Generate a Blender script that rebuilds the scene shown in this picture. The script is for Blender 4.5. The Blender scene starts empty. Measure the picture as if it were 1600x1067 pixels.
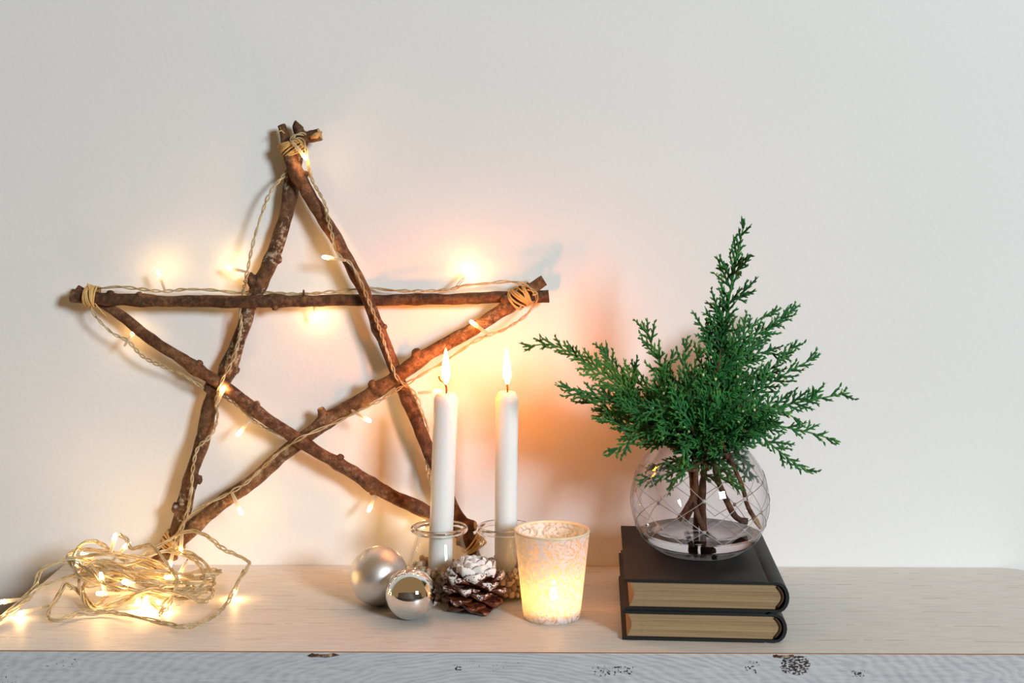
import bpy, math, random
import numpy as np
from mathutils import Vector, Matrix

PI = math.pi
random.seed(7)
S = bpy.context.scene
C = S.collection

# ------------------------------------------------------------------ camera, world, key light, exposure
F = 2222.0            # focal length in pixels of the 1600 x 1067 frame (a 50 mm lens)
HOR = 277.0           # pixel row of the eye level
H = 0.4226            # eye height over the shelf top
DW = 1.547            # camera to wall
ROLL = 0.0035
cam = bpy.data.cameras.new('camera')
cam.sensor_width = 36.0
cam.lens = 36.0 * F / 1600.0
cam.shift_y = (HOR - 533.5) / 1600.0
cam.clip_start = 0.05
cam_o = bpy.data.objects.new('camera', cam)
C.objects.link(cam_o)
cam_o.matrix_world = Matrix.Translation((0, -DW, H)) @ Matrix.Rotation(PI / 2, 4, 'X') @ Matrix.Rotation(ROLL, 4, 'Z')
S.camera = cam_o

world = bpy.data.worlds.new('world')
S.world = world
world.use_nodes = True
bg = world.node_tree.nodes['Background']
bg.inputs[0].default_value = (1.0, 0.62, 0.28, 1)
bg.inputs[1].default_value = 0.27

key = bpy.data.lights.new('window_light', 'AREA')
key.shape = 'RECTANGLE'
key.size, key.size_y = 1.0, 1.05
key.energy = 270
key.color = (0.85, 0.95, 1.0)
key_o = bpy.data.objects.new('window_light', key)
C.objects.link(key_o)
key_o.location = (3.0, -4.7, 1.75)
key_o.rotation_euler = (Vector((0.15, 0, 0.2)) - Vector(key_o.location)).to_track_quat('-Z', 'Y').to_euler()

S.view_settings.view_transform = 'Standard'
S.view_settings.look = 'None'
S.view_settings.exposure = 0.0
S.view_settings.gamma = 1.0
S.view_settings.use_curve_mapping = False
S.cycles.max_bounces = 10
S.cycles.transparent_max_bounces = 40
S.cycles.transmission_bounces = 10
S.cycles.caustics_refractive = False
S.cycles.caustics_reflective = False
S.cycles.sample_clamp_indirect = 4.0

CANDLE = (1.0, 0.23, 0.012)
TEALIGHT = (1.0, 0.50, 0.15)
LED = (1.0, 0.55, 0.20)


# ------------------------------------------------------------------ helpers
def P(px, py, Y):
    """world point seen at pixel (px, py) on the plane Y"""
    D = DW + Y
    x, y = px - 800.0, py - HOR
    c, s = math.cos(ROLL), math.sin(ROLL)
    x, y = x * c + y * s, -x * s + y * c
    return Vector((x / F * D, Y, H - y / F * D))


def G(px, py, z=0.0):
    """world point at pixel on the horizontal plane z"""
    x, y = px - 800.0, py - HOR
    c, s = math.cos(ROLL), math.sin(ROLL)
    x, y = x * c + y * s, -x * s + y * c
    D = F * (H - z) / y
    return Vector((x / F * D, D - DW, z))


class MB:
    def __init__(s):
        s.v, s.f, s.m, s.uv, s.col = [], [], [], None, []

    def add(s, vs, fs, mat=0, col=None):
        b = len(s.v)
        s.v.extend([tuple(v) for v in vs])
        s.f.extend([tuple(b + i for i in f) for f in fs])
        s.m.extend([mat] * len(fs))
        if col is not None:
            s.col.extend(col)
        return s

    def mesh(s, name, mats, smooth=True):
        me = bpy.data.meshes.new(name)
        me.from_pydata(s.v, [], s.f)
        for m in (mats if isinstance(mats, (list, tuple)) else [mats]):
            me.materials.append(m)
        me.polygons.foreach_set('material_index', s.m)
        if smooth:
            me.polygons.foreach_set('use_smooth', [True] * len(s.f))
        if s.col and len(s.col) == len(s.v):
            a = me.attributes.new('tint', 'FLOAT_COLOR', 'POINT')
            a.data.foreach_set('color', [c for q in s.col for c in (q[0], q[1], q[2], 1.0)])
        me.update()
        return me

    def build(s, name, mats, parent=None, smooth=True, sharp=None):
        o = bpy.data.objects.new(name, s.mesh(name, mats, smooth))
        C.objects.link(o)
        if parent is not None:
            o.parent = parent
        if smooth and sharp:
            o.data.set_sharp_from_angle(angle=math.radians(sharp))
        return o


def thing(name, label, cat, loc=(0, 0, 0), rotz=0.0, group=None):
    o = bpy.data.objects.new(name, None)
    C.objects.link(o)
    o.empty_display_size = 0.02
    o.location = loc
    o.rotation_euler = (0, 0, rotz)
    o['label'] = label
    o['category'] = cat
    if group:
        o['group'] = group
    return o


def tag(o, label, cat, group=None):
    o['label'] = label
    o['category'] = cat
    if group:
        o['group'] = group
    return o


def struct(o):
    o['kind'] = 'structure'
    return o


def spline(pts, step):
    """Catmull-Rom through tuples of any length (first three are x, y, z), resampled to about STEP"""
    A = np.array(pts, float)
    n = len(A)
    out = []
    for i in range(n - 1):
        p0, p1, p2, p3 = A[max(i - 1, 0)], A[i], A[i + 1], A[min(i + 2, n - 1)]
        k = max(2, int(np.linalg.norm(p2[:3] - p1[:3]) / step + 0.5))
        for j in range(k):
            t = j / k
            out.append(0.5 * (2 * p1 + (p2 - p0) * t + (2 * p0 - 5 * p1 + 4 * p2 - p3) * t * t + (3 * p1 - p0 - 3 * p2 + p3) * t ** 3))
    out.append(A[-1])
    return np.array(out)


def frames(pts):
    P_ = np.asarray(pts, float)
    T = np.gradient(P_, axis=0)
    T /= np.linalg.norm(T, axis=1)[:, None] + 1e-12
    up = np.array([0, 0, 1.0]) if abs(T[0][2]) < 0.9 else np.array([0, 1.0, 0])
    u = np.cross(T[0], up)
    u /= np.linalg.norm(u)
    U, V = [], []
    for t in T:
        u = u - t * np.dot(u, t)
        u /= np.linalg.norm(u) + 1e-12
        U.append(u)
        V.append(np.cross(t, u))
    return T, np.array(U), np.array(V)


def tube(mb, pts, rad, sides=6, mat=0, cap=True, capmat=None, wob=None, col=None):
    P_ = np.asarray(pts, float)
    n = len(P_)
    rad = np.full(n, rad) if np.isscalar(rad) else np.asarray(rad, float)
    T, U, V = frames(P_)
    an = np.arange(sides) * 2 * PI / sides
    ca, sa = np.cos(an), np.sin(an)
    R = rad[:, None] * (np.ones((n, sides)) if wob is None else wob)
    vs = (P_[:, None, :] + R[..., None] * (ca[None, :, None] * U[:, None, :] + sa[None, :, None] * V[:, None, :])).reshape(-1, 3)
    fs = []
    for i in range(n - 1):
        a = i * sides
        for j in range(sides):
            k = (j + 1) % sides
            fs.append((a + j, a + k, a + sides + k, a + sides + j))
    cc = None
    if col is not None:
        cc = [c for c in col for _ in range(sides)]
    mb.add(vs, fs, mat, cc)
    if cap:
        b = len(mb.v) - n * sides
        mb.f.append(tuple(b + j for j in reversed(range(sides))))
        mb.f.append(tuple(b + (n - 1) * sides + j for j in range(sides)))
        mb.m.extend([mat if capmat is None else capmat] * 2)


def lathe(mb, prof, n=48, mat=0, c=(0, 0, 0), closed=False):
    """prof: list of (r, z); r = 0 makes a pole"""
    vs, rings = [], []
    for r, z in prof:
        if r < 1e-7:
            rings.append([len(vs)])
            vs.append((c[0], c[1], c[2] + z))
        else:
            rings.append(list(range(len(vs), len(vs) + n)))
            vs.extend((c[0] + r * math.cos(2 * PI * k / n), c[1] + r * math.sin(2 * PI * k / n), c[2] + z) for k in range(n))
    fs = []
    m = len(rings)
    for i in range(m if closed else m - 1):
        a, b = rings[i], rings[(i + 1) % m]
        for k in range(n):
            q = (k + 1) % n
            if len(a) == 1 and len(b) == 1:
                continue
            if len(a) == 1:
                fs.append((a[0], b[q], b[k]))
            elif len(b) == 1:
                fs.append((a[k], a[q], b[0]))
            else:
                fs.append((a[k], a[q], b[q], b[k]))
    mb.add(vs, fs, mat)
    return mb


def box(mb, lo, hi, mat=0):
    x0, y0, z0 = lo
    x1, y1, z1 = hi
    mb.add([(x0, y0, z0), (x1, y0, z0), (x1, y1, z0), (x0, y1, z0), (x0, y0, z1), (x1, y0, z1), (x1, y1, z1), (x0, y1, z1)],
           [(0, 3, 2, 1), (4, 5, 6, 7), (0, 1, 5, 4), (1, 2, 6, 5), (2, 3, 7, 6), (3, 0, 4, 7)], mat)
    return mb


# ------------------------------------------------------------------ materials
def srgb(r, g, b):
    f = lambda c: (c / 12.92 if c <= 0.04045 else ((c + 0.055) / 1.055) ** 2.4)
    return (f(r / 255), f(g / 255), f(b / 255), 1)


class NT:
    def __init__(s, name):
        s.mat = bpy.data.materials.new(name)
        s.mat.use_nodes = True
        s.t = s.mat.node_tree
        s.bsdf = s.t.nodes['Principled BSDF']
        s.out = s.t.nodes['Material Output']

    def n(s, typ, **kw):
        nd = s.t.nodes.new(typ)
        for k, v in kw.items():
            if k.startswith('i_'):
                nd.inputs[k[2:].replace('_', ' ')].default_value = v
            else:
                setattr(nd, k, v)
        return nd

    def l(s, a, b):
        s.t.links.new(a, b)

    def math(s, op, a, b=None, c=None, clamp=False):
        nd = s.t.nodes.new('ShaderNodeMath')
        nd.operation = op
        nd.use_clamp = clamp
        for i, x in enumerate((a, b, c)):
            if x is None:
                continue
            if isinstance(x, (int, float)):
                nd.inputs[i].default_value = x
            else:
                s.l(x, nd.inputs[i])
        return nd.outputs[0]

    def ramp(s, fac, stops, interp='LINEAR'):
        nd = s.t.nodes.new('ShaderNodeValToRGB')
        cr = nd.color_ramp
        cr.interpolation = interp
        while len(cr.elements) < len(stops):
            cr.elements.new(0.5)
        for e, (p, c) in zip(cr.elements, stops):
            e.position = p
            e.color = c if not isinstance(c, (int, float)) else (c, c, c, 1)
        s.l(fac, nd.inputs[0])
        return nd.outputs[0]

    def mix(s, fac, a, b, blend='MIX'):
        nd = s.t.nodes.new('ShaderNodeMix')
        nd.data_type = 'RGBA'
        nd.blend_type = blend
        for sock, x in ((nd.inputs[0], fac), (nd.inputs[6], a), (nd.inputs[7], b)):
            if isinstance(x, (int, float)):
                sock.default_value = x
            elif isinstance(x, tuple):
                sock.default_value = x
            else:
                s.l(x, sock)
        return nd.outputs[2]

    def noise(s, vec, scale, detail=4, rough=0.55, dist=0.0):
        nd = s.n('ShaderNodeTexNoise')
        nd.inputs['Scale'].default_value = scale
        nd.inputs['Detail'].default_value = detail
        nd.inputs['Roughness'].default_value = rough
        nd.inputs['Distortion'].default_value = dist
        if vec is not None:
            s.l(vec, nd.inputs['Vector'])
        return nd.outputs['Fac']

    def obj(s, scale=(1, 1, 1), rot=(0, 0, 0), loc=(0, 0, 0), what='Object'):
        tc = s.n('ShaderNodeTexCoord')
        mp = s.n('ShaderNodeMapping')
        mp.inputs['Scale'].default_value = scale
        mp.inputs['Rotation'].default_value = rot
        mp.inputs['Location'].default_value = loc
        s.l(tc.outputs[what], mp.inputs['Vector'])
        return mp.outputs[0]

    def bump(s, h, strength=0.3, dist=0.001, to=None):
        b = s.n('ShaderNodeBump')
        b.inputs['Strength'].default_value = strength
        b.inputs['Distance'].default_value = dist
        s.l(h, b.inputs['Height'])
        s.l(b.outputs[0], (to or s.bsdf).inputs['Normal'])

    def set(s, **kw):
        for k, v in kw.items():
            s.bsdf.inputs[k.replace('_', ' ')].default_value = v


def m_wall():
    m = NT('plaster_wall')
    v = m.obj()
    n1 = m.noise(v, 160, 3)
    n2 = m.noise(v, 3, 3)
    m.l(m.ramp(n2, [(0.3, (0.805, 0.81, 0.805, 1)), (0.7, (0.83, 0.835, 0.83, 1))]), m.bsdf.inputs['Base Color'])
    m.set(Roughness=0.6)
    m.bsdf.inputs['Specular IOR Level'].default_value = 0.25
    m.bump(n1, 0.25, 0.0012)
    return m.mat


def m_plain(name, col, rough=0.5, metal=0.0, bump=None, spec=0.5):
    m = NT(name)
    m.set(Base_Color=col, Roughness=rough, Metallic=metal)
    m.bsdf.inputs['Specular IOR Level'].default_value = spec
    v = m.obj()
    n = m.noise(v, bump[0] if bump else 300, 3)
    m.bump(n, bump[1] if bump else 0.05, 0.0005)
    return m.mat


def m_shelf_top():
    m = NT('whitewashed_shelf_top')
    v = m.obj((3, 40, 1))
    grain = m.noise(v, 9, 6, 0.6, 0.6)
    # worn streaks where the brown wood shows
    st = m.noise(m.obj((5, 150, 1)), 5, 5, 0.65)
    patch = m.noise(m.obj((6, 14, 1), loc=(0.3, 0.1, 0)), 1.6, 3)
    a = m.math('MULTIPLY', m.math('GREATER_THAN', st, 0.62), m.math('GREATER_THAN', patch, 0.52))
    fine = m.noise(m.obj((60, 200, 1)), 4, 3)
    a = m.math('MULTIPLY', a, m.math('GREATER_THAN', fine, 0.47))
    base = m.ramp(grain, [(0.3, srgb(206, 204, 200)), (0.55, srgb(222, 220, 216)), (0.75, srgb(230, 228, 224))])
    col = m.mix(m.math('MULTIPLY', a, 0.8), base, srgb(176, 138, 96))
    # growth-ring seam lines
    w = m.n('ShaderNodeTexWave', wave_type='BANDS', bands_direction='Y')
    m.l(m.obj((0.6, 1, 1)), w.inputs['Vector'])
    w.inputs['Scale'].default_value = 7.0
    w.inputs['Distortion'].default_value = 2.5
    w.inputs['Detail Scale'].default_value = 0.6
    ln = m.math('GREATER_THAN', w.outputs['Fac'], 0.995)
    br = m.math('GREATER_THAN', m.noise(m.obj((9, 3, 1)), 2.2, 3), 0.53)
    col = m.mix(m.math('MULTIPLY', m.math('MULTIPLY', ln, br), 0.4), col, srgb(168, 130, 92))
    m.l(col, m.bsdf.inputs['Base Color'])
    m.set(Roughness=0.5)
    m.bump(m.math('ADD', m.math('MULTIPLY', grain, 0.7), m.math('MULTIPLY', fine, 0.3)), 0.35, 0.001)
    return m.mat


def m_shelf_front():
    m = NT('greywashed_shelf_front')
    v = m.obj()
    w = m.n('ShaderNodeTexWave', wave_type='RINGS', rings_direction='Y')
    m.l(m.obj((1.0, 1, 4.2), loc=(0.02, 0, 0.16)), w.inputs['Vector'])
    w.inputs['Scale'].default_value = 26
    w.inputs['Distortion'].default_value = 9.0
    w.inputs['Detail'].default_value = 3
    w.inputs['Detail Scale'].default_value = 0.7
    gr = m.noise(m.obj((14, 1, 90)), 3, 6, 0.65)
    bl = m.noise(m.obj((5, 1, 9)), 1.6, 3)
    f = m.math('ADD', m.math('MULTIPLY', w.outputs['Fac'], m.math('MULTIPLY', bl, 0.3)), m.math('MULTIPLY', gr, 0.8))
    base = m.ramp(f, [(0.25, srgb(172, 172, 177)), (0.5, srgb(199, 200, 202)), (0.75, srgb(212, 213, 214))])
    base = m.mix(m.math('MULTIPLY', bl, 0.35), base, srgb(172, 172, 180))
    sep = m.n('ShaderNodeSeparateXYZ')
    m.l(v, sep.inputs[0])
    X, Z = sep.outputs[0], sep.outputs[2]
    # bare end-grain knots: (x, z, half width, half height, threshold)
    dark = None
    chk = m.noise(m.obj((1, 1, 2.2)), 330, 2)
    spk = m.noise(m.obj((1, 1, 1)), 520, 2)
    for cx, cz, hw, hh, th, tex in ((0.254, -0.0105, 0.013, 0.0085, 0.48, chk), (0.093, -0.016, 0.02, 0.005, 0.60, spk),
                                    (0.31, -0.0185, 0.006, 0.004, 0.55, chk), (0.215, -0.013, 0.007, 0.006, 0.60, spk),
                                    (-0.046, -0.0145, 0.0035, 0.0018, 0.50, chk), (-0.02, -0.012, 0.03, 0.004, 0.68, spk),
                                    (-0.4, -0.011, 0.02, 0.004, 0.66, spk), (-0.452, -0.02, 0.02, 0.012, 0.70, spk)):
        dx = m.math('DIVIDE', m.math('ABSOLUTE', m.math('SUBTRACT', X, cx)), hw)
        dz = m.math('DIVIDE', m.math('ABSOLUTE', m.math('SUBTRACT', Z, cz)), hh)
        r = m.math('POWER', m.math('ADD', m.math('POWER', dx, 3.0), m.math('POWER', dz, 3.0)), 0.3333)
        inside = m.math('LESS_THAN', m.math('ADD', r, m.math('MULTIPLY', m.math('SUBTRACT', gr, 0.5), 1.2)), 1.0)
        k = m.math('MULTIPLY', inside, m.math('GREATER_THAN', tex, th))
        dark = k if dark is None else m.math('MAXIMUM', dark, k)
    col = m.mix(dark, base, srgb(52, 36, 32))
    m.l(col, m.bsdf.inputs['Base Color'])
    m.set(Roughness=0.6)
    m.bump(m.math('SUBTRACT', f, m.math('MULTIPLY', dark, 0.6)), 0.6, 0.0012)
    return m.mat


def m_bark(name, dark, mid, light, lichen):
    m = NT(name)
    v = m.obj()
    n1 = m.noise(v, 60, 6, 0.65, 0.4)
    n2 = m.noise(v, 190, 4, 0.6)
    n3 = m.noise(v, 22, 4, 0.6)
    f = m.math('ADD', m.math('MULTIPLY', n1, 0.65), m.math('MULTIPLY', n2, 0.35))
    col = m.ramp(f, [(0.34, dark), (0.5, mid), (0.68, light)])
    li = m.math('MULTIPLY', m.math('GREATER_THAN', n3, 0.53), m.ramp(n2, [(0.5, 0.0), (0.62, 1.0)]))
    col = m.mix(m.math('MULTIPLY', li, lichen), col, srgb(176, 166, 148))
    vor = m.n('ShaderNodeTexVoronoi')
    vor.inputs['Scale'].default_value = 300
    m.l(v, vor.inputs['Vector'])
    sp = m.math('MULTIPLY', m.math('LESS_THAN', vor.outputs['Distance'], 0.24), 0.5)
    col = m.mix(sp, col, dark)
    m.l(col, m.bsdf.inputs['Base Color'])
    m.set(Roughness=0.75)
    m.bsdf.inputs['Specular IOR Level'].default_value = 0.3
    m.bump(f, 0.7, 0.0015)
    return m.mat


def m_cut(name='cut_wood'):
    m = NT(name)
    n = m.noise(m.obj(), 200, 5, 0.6)
    m.l(m.ramp(n, [(0.3, srgb(120, 84, 50)), (0.6, srgb(206, 160, 104)), (0.8, srgb(226, 190, 140))]), m.bsdf.inputs['Base Color'])
    m.set(Roughness=0.8)
    return m.mat


def m_glass(name, tint=(1, 1, 1, 1), edge=(0.62, 0.6, 0.58, 1), rough=0.0, gain=1.0, power=3.2, floor=0.035):
    """thin clear glass: lets light straight through, reflects more and darkens towards its edges"""
    m = NT(name)
    m.t.nodes.remove(m.bsdf)
    lw = m.n('ShaderNodeLayerWeight')
    lw.inputs['Blend'].default_value = 0.5
    p = m.math('POWER', lw.outputs['Facing'], power)
    fac = m.math('ADD', m.math('MULTIPLY', p, 0.55 * gain), floor, clamp=True)
    tr = m.n('ShaderNodeBsdfTransparent')
    m.l(m.mix(m.math('POWER', lw.outputs['Facing'], 4.0), tint, edge), tr.inputs[0])
    gl = m.n('ShaderNodeBsdfGlossy')
    gl.inputs['Roughness'].default_value = rough
    gl.inputs['Color'].default_value = (1, 1, 1, 1)
    mx = m.n('ShaderNodeMixShader')
    m.l(fac, mx.inputs[0])
    m.l(tr.outputs[0], mx.inputs[1])
    m.l(gl.outputs[0], mx.inputs[2])
    m.l(mx.outputs[0], m.out.inputs[0])
    return m.mat


def m_refract(name, col, ior):
    m = NT(name)
    m.set(Base_Color=col, Roughness=0.0, IOR=ior)
    m.bsdf.inputs['Transmission Weight'].default_value = 1.0
    return m.mat


def m_emit(name, col, strength):
    m = NT(name)
    m.set(Base_Color=(0.9, 0.9, 0.9, 1), Roughness=0.4)
    m.bsdf.inputs['Emission Color'].default_value = (*col, 1)
    m.bsdf.inputs['Emission Strength'].default_value = strength
    return m.mat


def m_votive():
    m = NT('embossed_votive_glass')
    m.t.nodes.remove(m.bsdf)
    tc = m.n('ShaderNodeUVMap')
    sep = m.n('ShaderNodeSeparateXYZ')
    m.l(tc.outputs[0], sep.inputs[0])
    nz = m.n('ShaderNodeTexNoise')
    mp = m.n('ShaderNodeMapping')
    mp.inputs['Scale'].default_value = (26, 9, 1)
    m.l(tc.outputs[0], mp.inputs[0])
    m.l(mp.outputs[0], nz.inputs['Vector'])
    nz.inputs['Scale'].default_value = 1.0
    sn = m.n('ShaderNodeSeparateColor')
    m.l(nz.outputs['Color'], sn.inputs[0])
    u = m.math('ADD', m.math('MULTIPLY', sep.outputs[0], 5.0), m.math('MULTIPLY', m.math('SUBTRACT', sn.outputs[0], 0.5), 0.10))
    v = m.math('ADD', m.math('MULTIPLY', sep.outputs[1], 2.0), m.math('MULTIPLY', m.math('SUBTRACT', sn.outputs[1], 0.5), 0.10))
    # ogee lattice
    cu = m.math('COSINE', m.math('MULTIPLY', u, 2 * PI))
    sv = m.math('SINE', m.math('MULTIPLY', v, 2 * PI))
    og = m.math('ABSOLUTE', m.math('SUBTRACT', cu, m.math('MULTIPLY', sv, 0.8)))
    l1 = m.math('LESS_THAN', m.math('ABSOLUTE', m.math('SUBTRACT', og, 0.10)), 0.075)
    # round rosettes in the cells
    def rosette(du, dv, k, ph):
        a = m.math('SUBTRACT', m.math('FRACT', m.math('ADD', u, du)), 0.5)
        b = m.math('MULTIPLY', m.math('SUBTRACT', m.math('FRACT', m.math('ADD', v, dv)), 0.5), 1.15)
        r = m.math('SQRT', m.math('ADD', m.math('MULTIPLY', a, a), m.math('MULTIPLY', b, b)))
        th = m.math('ARCTAN2', b, a)
        w = m.math('SINE', m.math('ADD', m.math('MULTIPLY', r, k), m.math('MULTIPLY', m.math('SINE', m.math('MULTIPLY', th, 4.0)), ph)))
        return m.math('MULTIPLY', m.math('GREATER_THAN', w, 0.62), m.math('LESS_THAN', r, 0.37))
    l2 = rosette(0.0, 0.25, 34, 2.0)
    l3 = rosette(0.5, 0.75, 38, 2.6)
    # small curls between the frames
    def curls(ku, kv, du, dv):
        a = m.math('SUBTRACT', m.math('FRACT', m.math('ADD', m.math('MULTIPLY', u, ku), du)), 0.5)
        b = m.math('SUBTRACT', m.math('FRACT', m.math('ADD', m.math('MULTIPLY', v, kv), dv)), 0.5)
        r = m.math('SQRT', m.math('ADD', m.math('MULTIPLY', a, a), m.math('MULTIPLY', b, b)))
        th = m.math('ARCTAN2', b, a)
        ring = m.math('LESS_THAN', m.math('ABSOLUTE', m.math('SUBTRACT', r, m.math('ADD', 0.30, m.math('MULTIPLY', th, 0.03)))), 0.045)
        return m.math('MULTIPLY', ring, m.math('LESS_THAN', th, 2.2))
    l4 = m.math('MULTIPLY', m.math('MAXIMUM', curls(2.0, 2.0, 0.0, 0.5), curls(4.0, 3.0, 0.5, 0.25)), 0.6)
    ln = m.math('MAXIMUM', m.math('MAXIMUM', l1, l4), m.math('MAXIMUM', l2, l3))
    nb = m.n('ShaderNodeTexNoise')
    mb = m.n('ShaderNodeMapping')
    mb.inputs['Scale'].default_value = (70, 26, 1)
    m.l(tc.outputs[0], mb.inputs[0])
    m.l(mb.outputs[0], nb.inputs['Vector'])
    nb.inputs['Scale'].default_value = 1.0
    brk = m.ramp(nb.outputs['Fac'], [(0.36, 0.2), (0.52, 0.9)])
    ln = m.math('MULTIPLY', ln, brk)
    # frosted paint
    df = m.n('ShaderNodeBsdfDiffuse')
    df.inputs[0].default_value = srgb(246, 242, 244)
    tl = m.n('ShaderNodeBsdfTranslucent')
    tl.inputs[0].default_value = (0.86, 0.83, 0.76, 1)
    gl = m.n('ShaderNodeBsdfGlossy')
    gl.inputs['Roughness'].default_value = 0.25
    a = m.n('ShaderNodeMixShader')
    a.inputs[0].default_value = 0.32
    m.l(df.outputs[0], a.inputs[1])
    m.l(tl.outputs[0], a.inputs[2])
    a2 = m.n('ShaderNodeMixShader')
    a2.inputs[0].default_value = 0.06
    m.l(a.outputs[0], a2.inputs[1])
    m.l(gl.outputs[0], a2.inputs[2])
    # clear, gold-tinted lines
    tr = m.n('ShaderNodeBsdfTransparent')
    tr.inputs[0].default_value = (0.98, 0.86, 0.6, 1)
    tl2 = m.n('ShaderNodeBsdfTranslucent')
    tl2.inputs[0].default_value = (0.9, 0.66, 0.3, 1)
    g2 = m.n('ShaderNodeMixShader')
    g2.inputs[0].default_value = 0.6
    m.l(tr.outputs[0], g2.inputs[1])
    m.l(tl2.outputs[0], g2.inputs[2])
    mx = m.n('ShaderNodeMixShader')
    m.l(m.math('MULTIPLY', ln, 0.85), mx.inputs[0])
    m.l(a2.outputs[0], mx.inputs[1])
    m.l(g2.outputs[0], mx.inputs[2])
    m.l(mx.outputs[0], m.out.inputs[0])
    bp = m.n('ShaderNodeBump')
    bp.inputs['Strength'].default_value = 0.5
    bp.inputs['Distance'].default_value = 0.0008
    m.l(m.math('SUBTRACT', 1.0, ln), bp.inputs['Height'])
    m.l(bp.outputs[0], df.inputs['Normal'])
    m.l(bp.outputs[0], gl.inputs['Normal'])
    return m.mat


def m_tint(name, rough, transl=0.0, bump=None, spec=0.4):
    """colour from the mesh's own colour attribute"""
    m = NT(name)
    at = m.n('ShaderNodeAttribute', attribute_name='tint')
    n = m.noise(m.obj(), 220, 3)
    m.l(m.mix(0.5, at.outputs['Color'], m.mix(1.0, at.outputs['Color'], m.ramp(n, [(0.3, 0.75), (0.7, 1.0)]), 'MULTIPLY')), m.bsdf.inputs['Base Color'])
    m.set(Roughness=rough)
    m.bsdf.inputs['Specular IOR Level'].default_value = spec
    if bump:
        m.bump(m.noise(m.obj(), bump[0], 3), bump[1], 0.0006)
    return m.mat


def m_scale():
    """brown cone scale with white paint dabbed on the tips (UV v runs to the tip)"""
    m = NT('cone_scale')
    uv = m.n('ShaderNodeUVMap')
    sep = m.n('ShaderNodeSeparateXYZ')
    m.l(uv.outputs[0], sep.inputs[0])
    oi = m.n('ShaderNodeObjectInfo')
    geo = m.n('ShaderNodeNewGeometry')
    n1 = m.noise(geo.outputs['Position'], 260, 4, 0.6)
    n2 = m.noise(geo.outputs['Position'], 620, 3, 0.6)
    brown = m.ramp(n1, [(0.3, srgb(44, 18, 12)), (0.5, srgb(98, 46, 28)), (0.72, srgb(150, 86, 54))])
    sc = m.n('ShaderNodeSeparateColor')
    m.l(oi.outputs['Color'], sc.inputs[0])
    snow = sc.outputs[0]           # how much paint this scale got
    thr = m.math('SUBTRACT', 1.12, m.math('MULTIPLY', snow, 0.62))
    val = m.math('ADD', sep.outputs[1], m.math('ADD', m.math('MULTIPLY', m.math('SUBTRACT', n1, 0.5), 0.9), m.math('MULTIPLY', m.math('SUBTRACT', n2, 0.5), 1.1)))
    mask = m.math('MULTIPLY', m.math('GREATER_THAN', val, thr), m.math('GREATER_THAN', snow, 0.02))
    m.l(m.mix(mask, brown, srgb(240, 236, 234)), m.bsdf.inputs['Base Color'])
    m.l(m.math('ADD', 0.35, m.math('MULTIPLY', mask, 0.45)), m.bsdf.inputs['Roughness'])
    m.bump(m.math('ADD', m.math('MULTIPLY', n1, 0.5), mask), 0.6, 0.0008)
    return m.mat


def m_pages():
    m = NT('page_edges')
    n1 = m.noise(m.obj((4, 4, 900)), 1.0, 4, 0.6)
    n2 = m.noise(m.obj((9, 9, 420)), 1.2, 4, 0.7)
    n3 = m.noise(m.obj((300, 300, 300)), 1.0, 2)
    f = m.math('ADD', m.math('MULTIPLY', n1, 0.88), m.math('MULTIPLY', n3, 0.12))
    col = m.ramp(f, [(0.3, srgb(122, 97, 68)), (0.5, srgb(158, 130, 96)), (0.7, srgb(176, 149, 114))])
    col = m.mix(m.math('MULTIPLY', m.ramp(n2, [(0.62, 0.0), (0.72, 1.0)]), 0.7), col, srgb(110, 76, 48))
    m.l(col, m.bsdf.inputs['Base Color'])
    m.set(Roughness=0.85)
    m.bump(n1, 0.5, 0.0006)
    return m.mat


def m_cover():
    m = NT('black_book_cloth')
    n = m.noise(m.obj(), 900, 2)
    n2 = m.noise(m.obj((6, 60, 6)), 2.0, 4)
    m.l(m.ramp(n2, [(0.3, srgb(19, 20, 20)), (0.75, srgb(34, 35, 35))]), m.bsdf.inputs['Base Color'])
    m.set(Roughness=0.6)
    m.bsdf.inputs['Specular IOR Level'].default_value = 0.3
    m.bump(n, 0.35, 0.0005)
    return m.mat


def m_cable():
    m = NT('clear_cable')
    m.set(Base_Color=srgb(222, 198, 146), Roughness=0.18, IOR=1.45)
    m.bsdf.inputs['Transmission Weight'].default_value = 0.45
    m.bsdf.inputs['Subsurface Weight'].default_value = 0.0
    n = m.noise(m.obj(), 90, 2)
    m.l(m.ramp(n, [(0.35, srgb(204, 176, 120)), (0.65, srgb(238, 222, 184))]), m.bsdf.inputs['Base Color'])
    return m.mat


M = {}
M['wall'] = m_wall()
M['shelf_top'] = m_shelf_top()
M['shelf_front'] = m_shelf_front()
M['shelf_edge'] = m_plain('bare_wood_edge', srgb(150, 100, 56), 0.7, bump=(200, 0.4))
M['floor'] = m_plain('dark_floor', srgb(70, 58, 50), 0.5)
M['bark'] = m_bark('stick_bark', srgb(38, 26, 18), srgb(88, 62, 42), srgb(140, 108, 78), 0.8)
M['bark_red'] = m_bark('reddish_stick_bark', srgb(42, 27, 18), srgb(98, 64, 42), srgb(146, 108, 76), 0.15)
M['bark_dark'] = m_bark('dark_stick_bark', srgb(34, 23, 16), srgb(80, 54, 36), srgb(132, 94, 62), 0.06)
M['bark_tan'] = m_bark('tan_stick_bark', srgb(48, 32, 21), srgb(110, 78, 50), srgb(164, 122, 82), 0.3)
M['cut'] = m_cut()
M['twine'] = m_plain('jute_twine', srgb(206, 172, 112), 0.85, bump=(700, 0.5), spec=0.2)
M['cable'] = m_cable()


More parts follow.
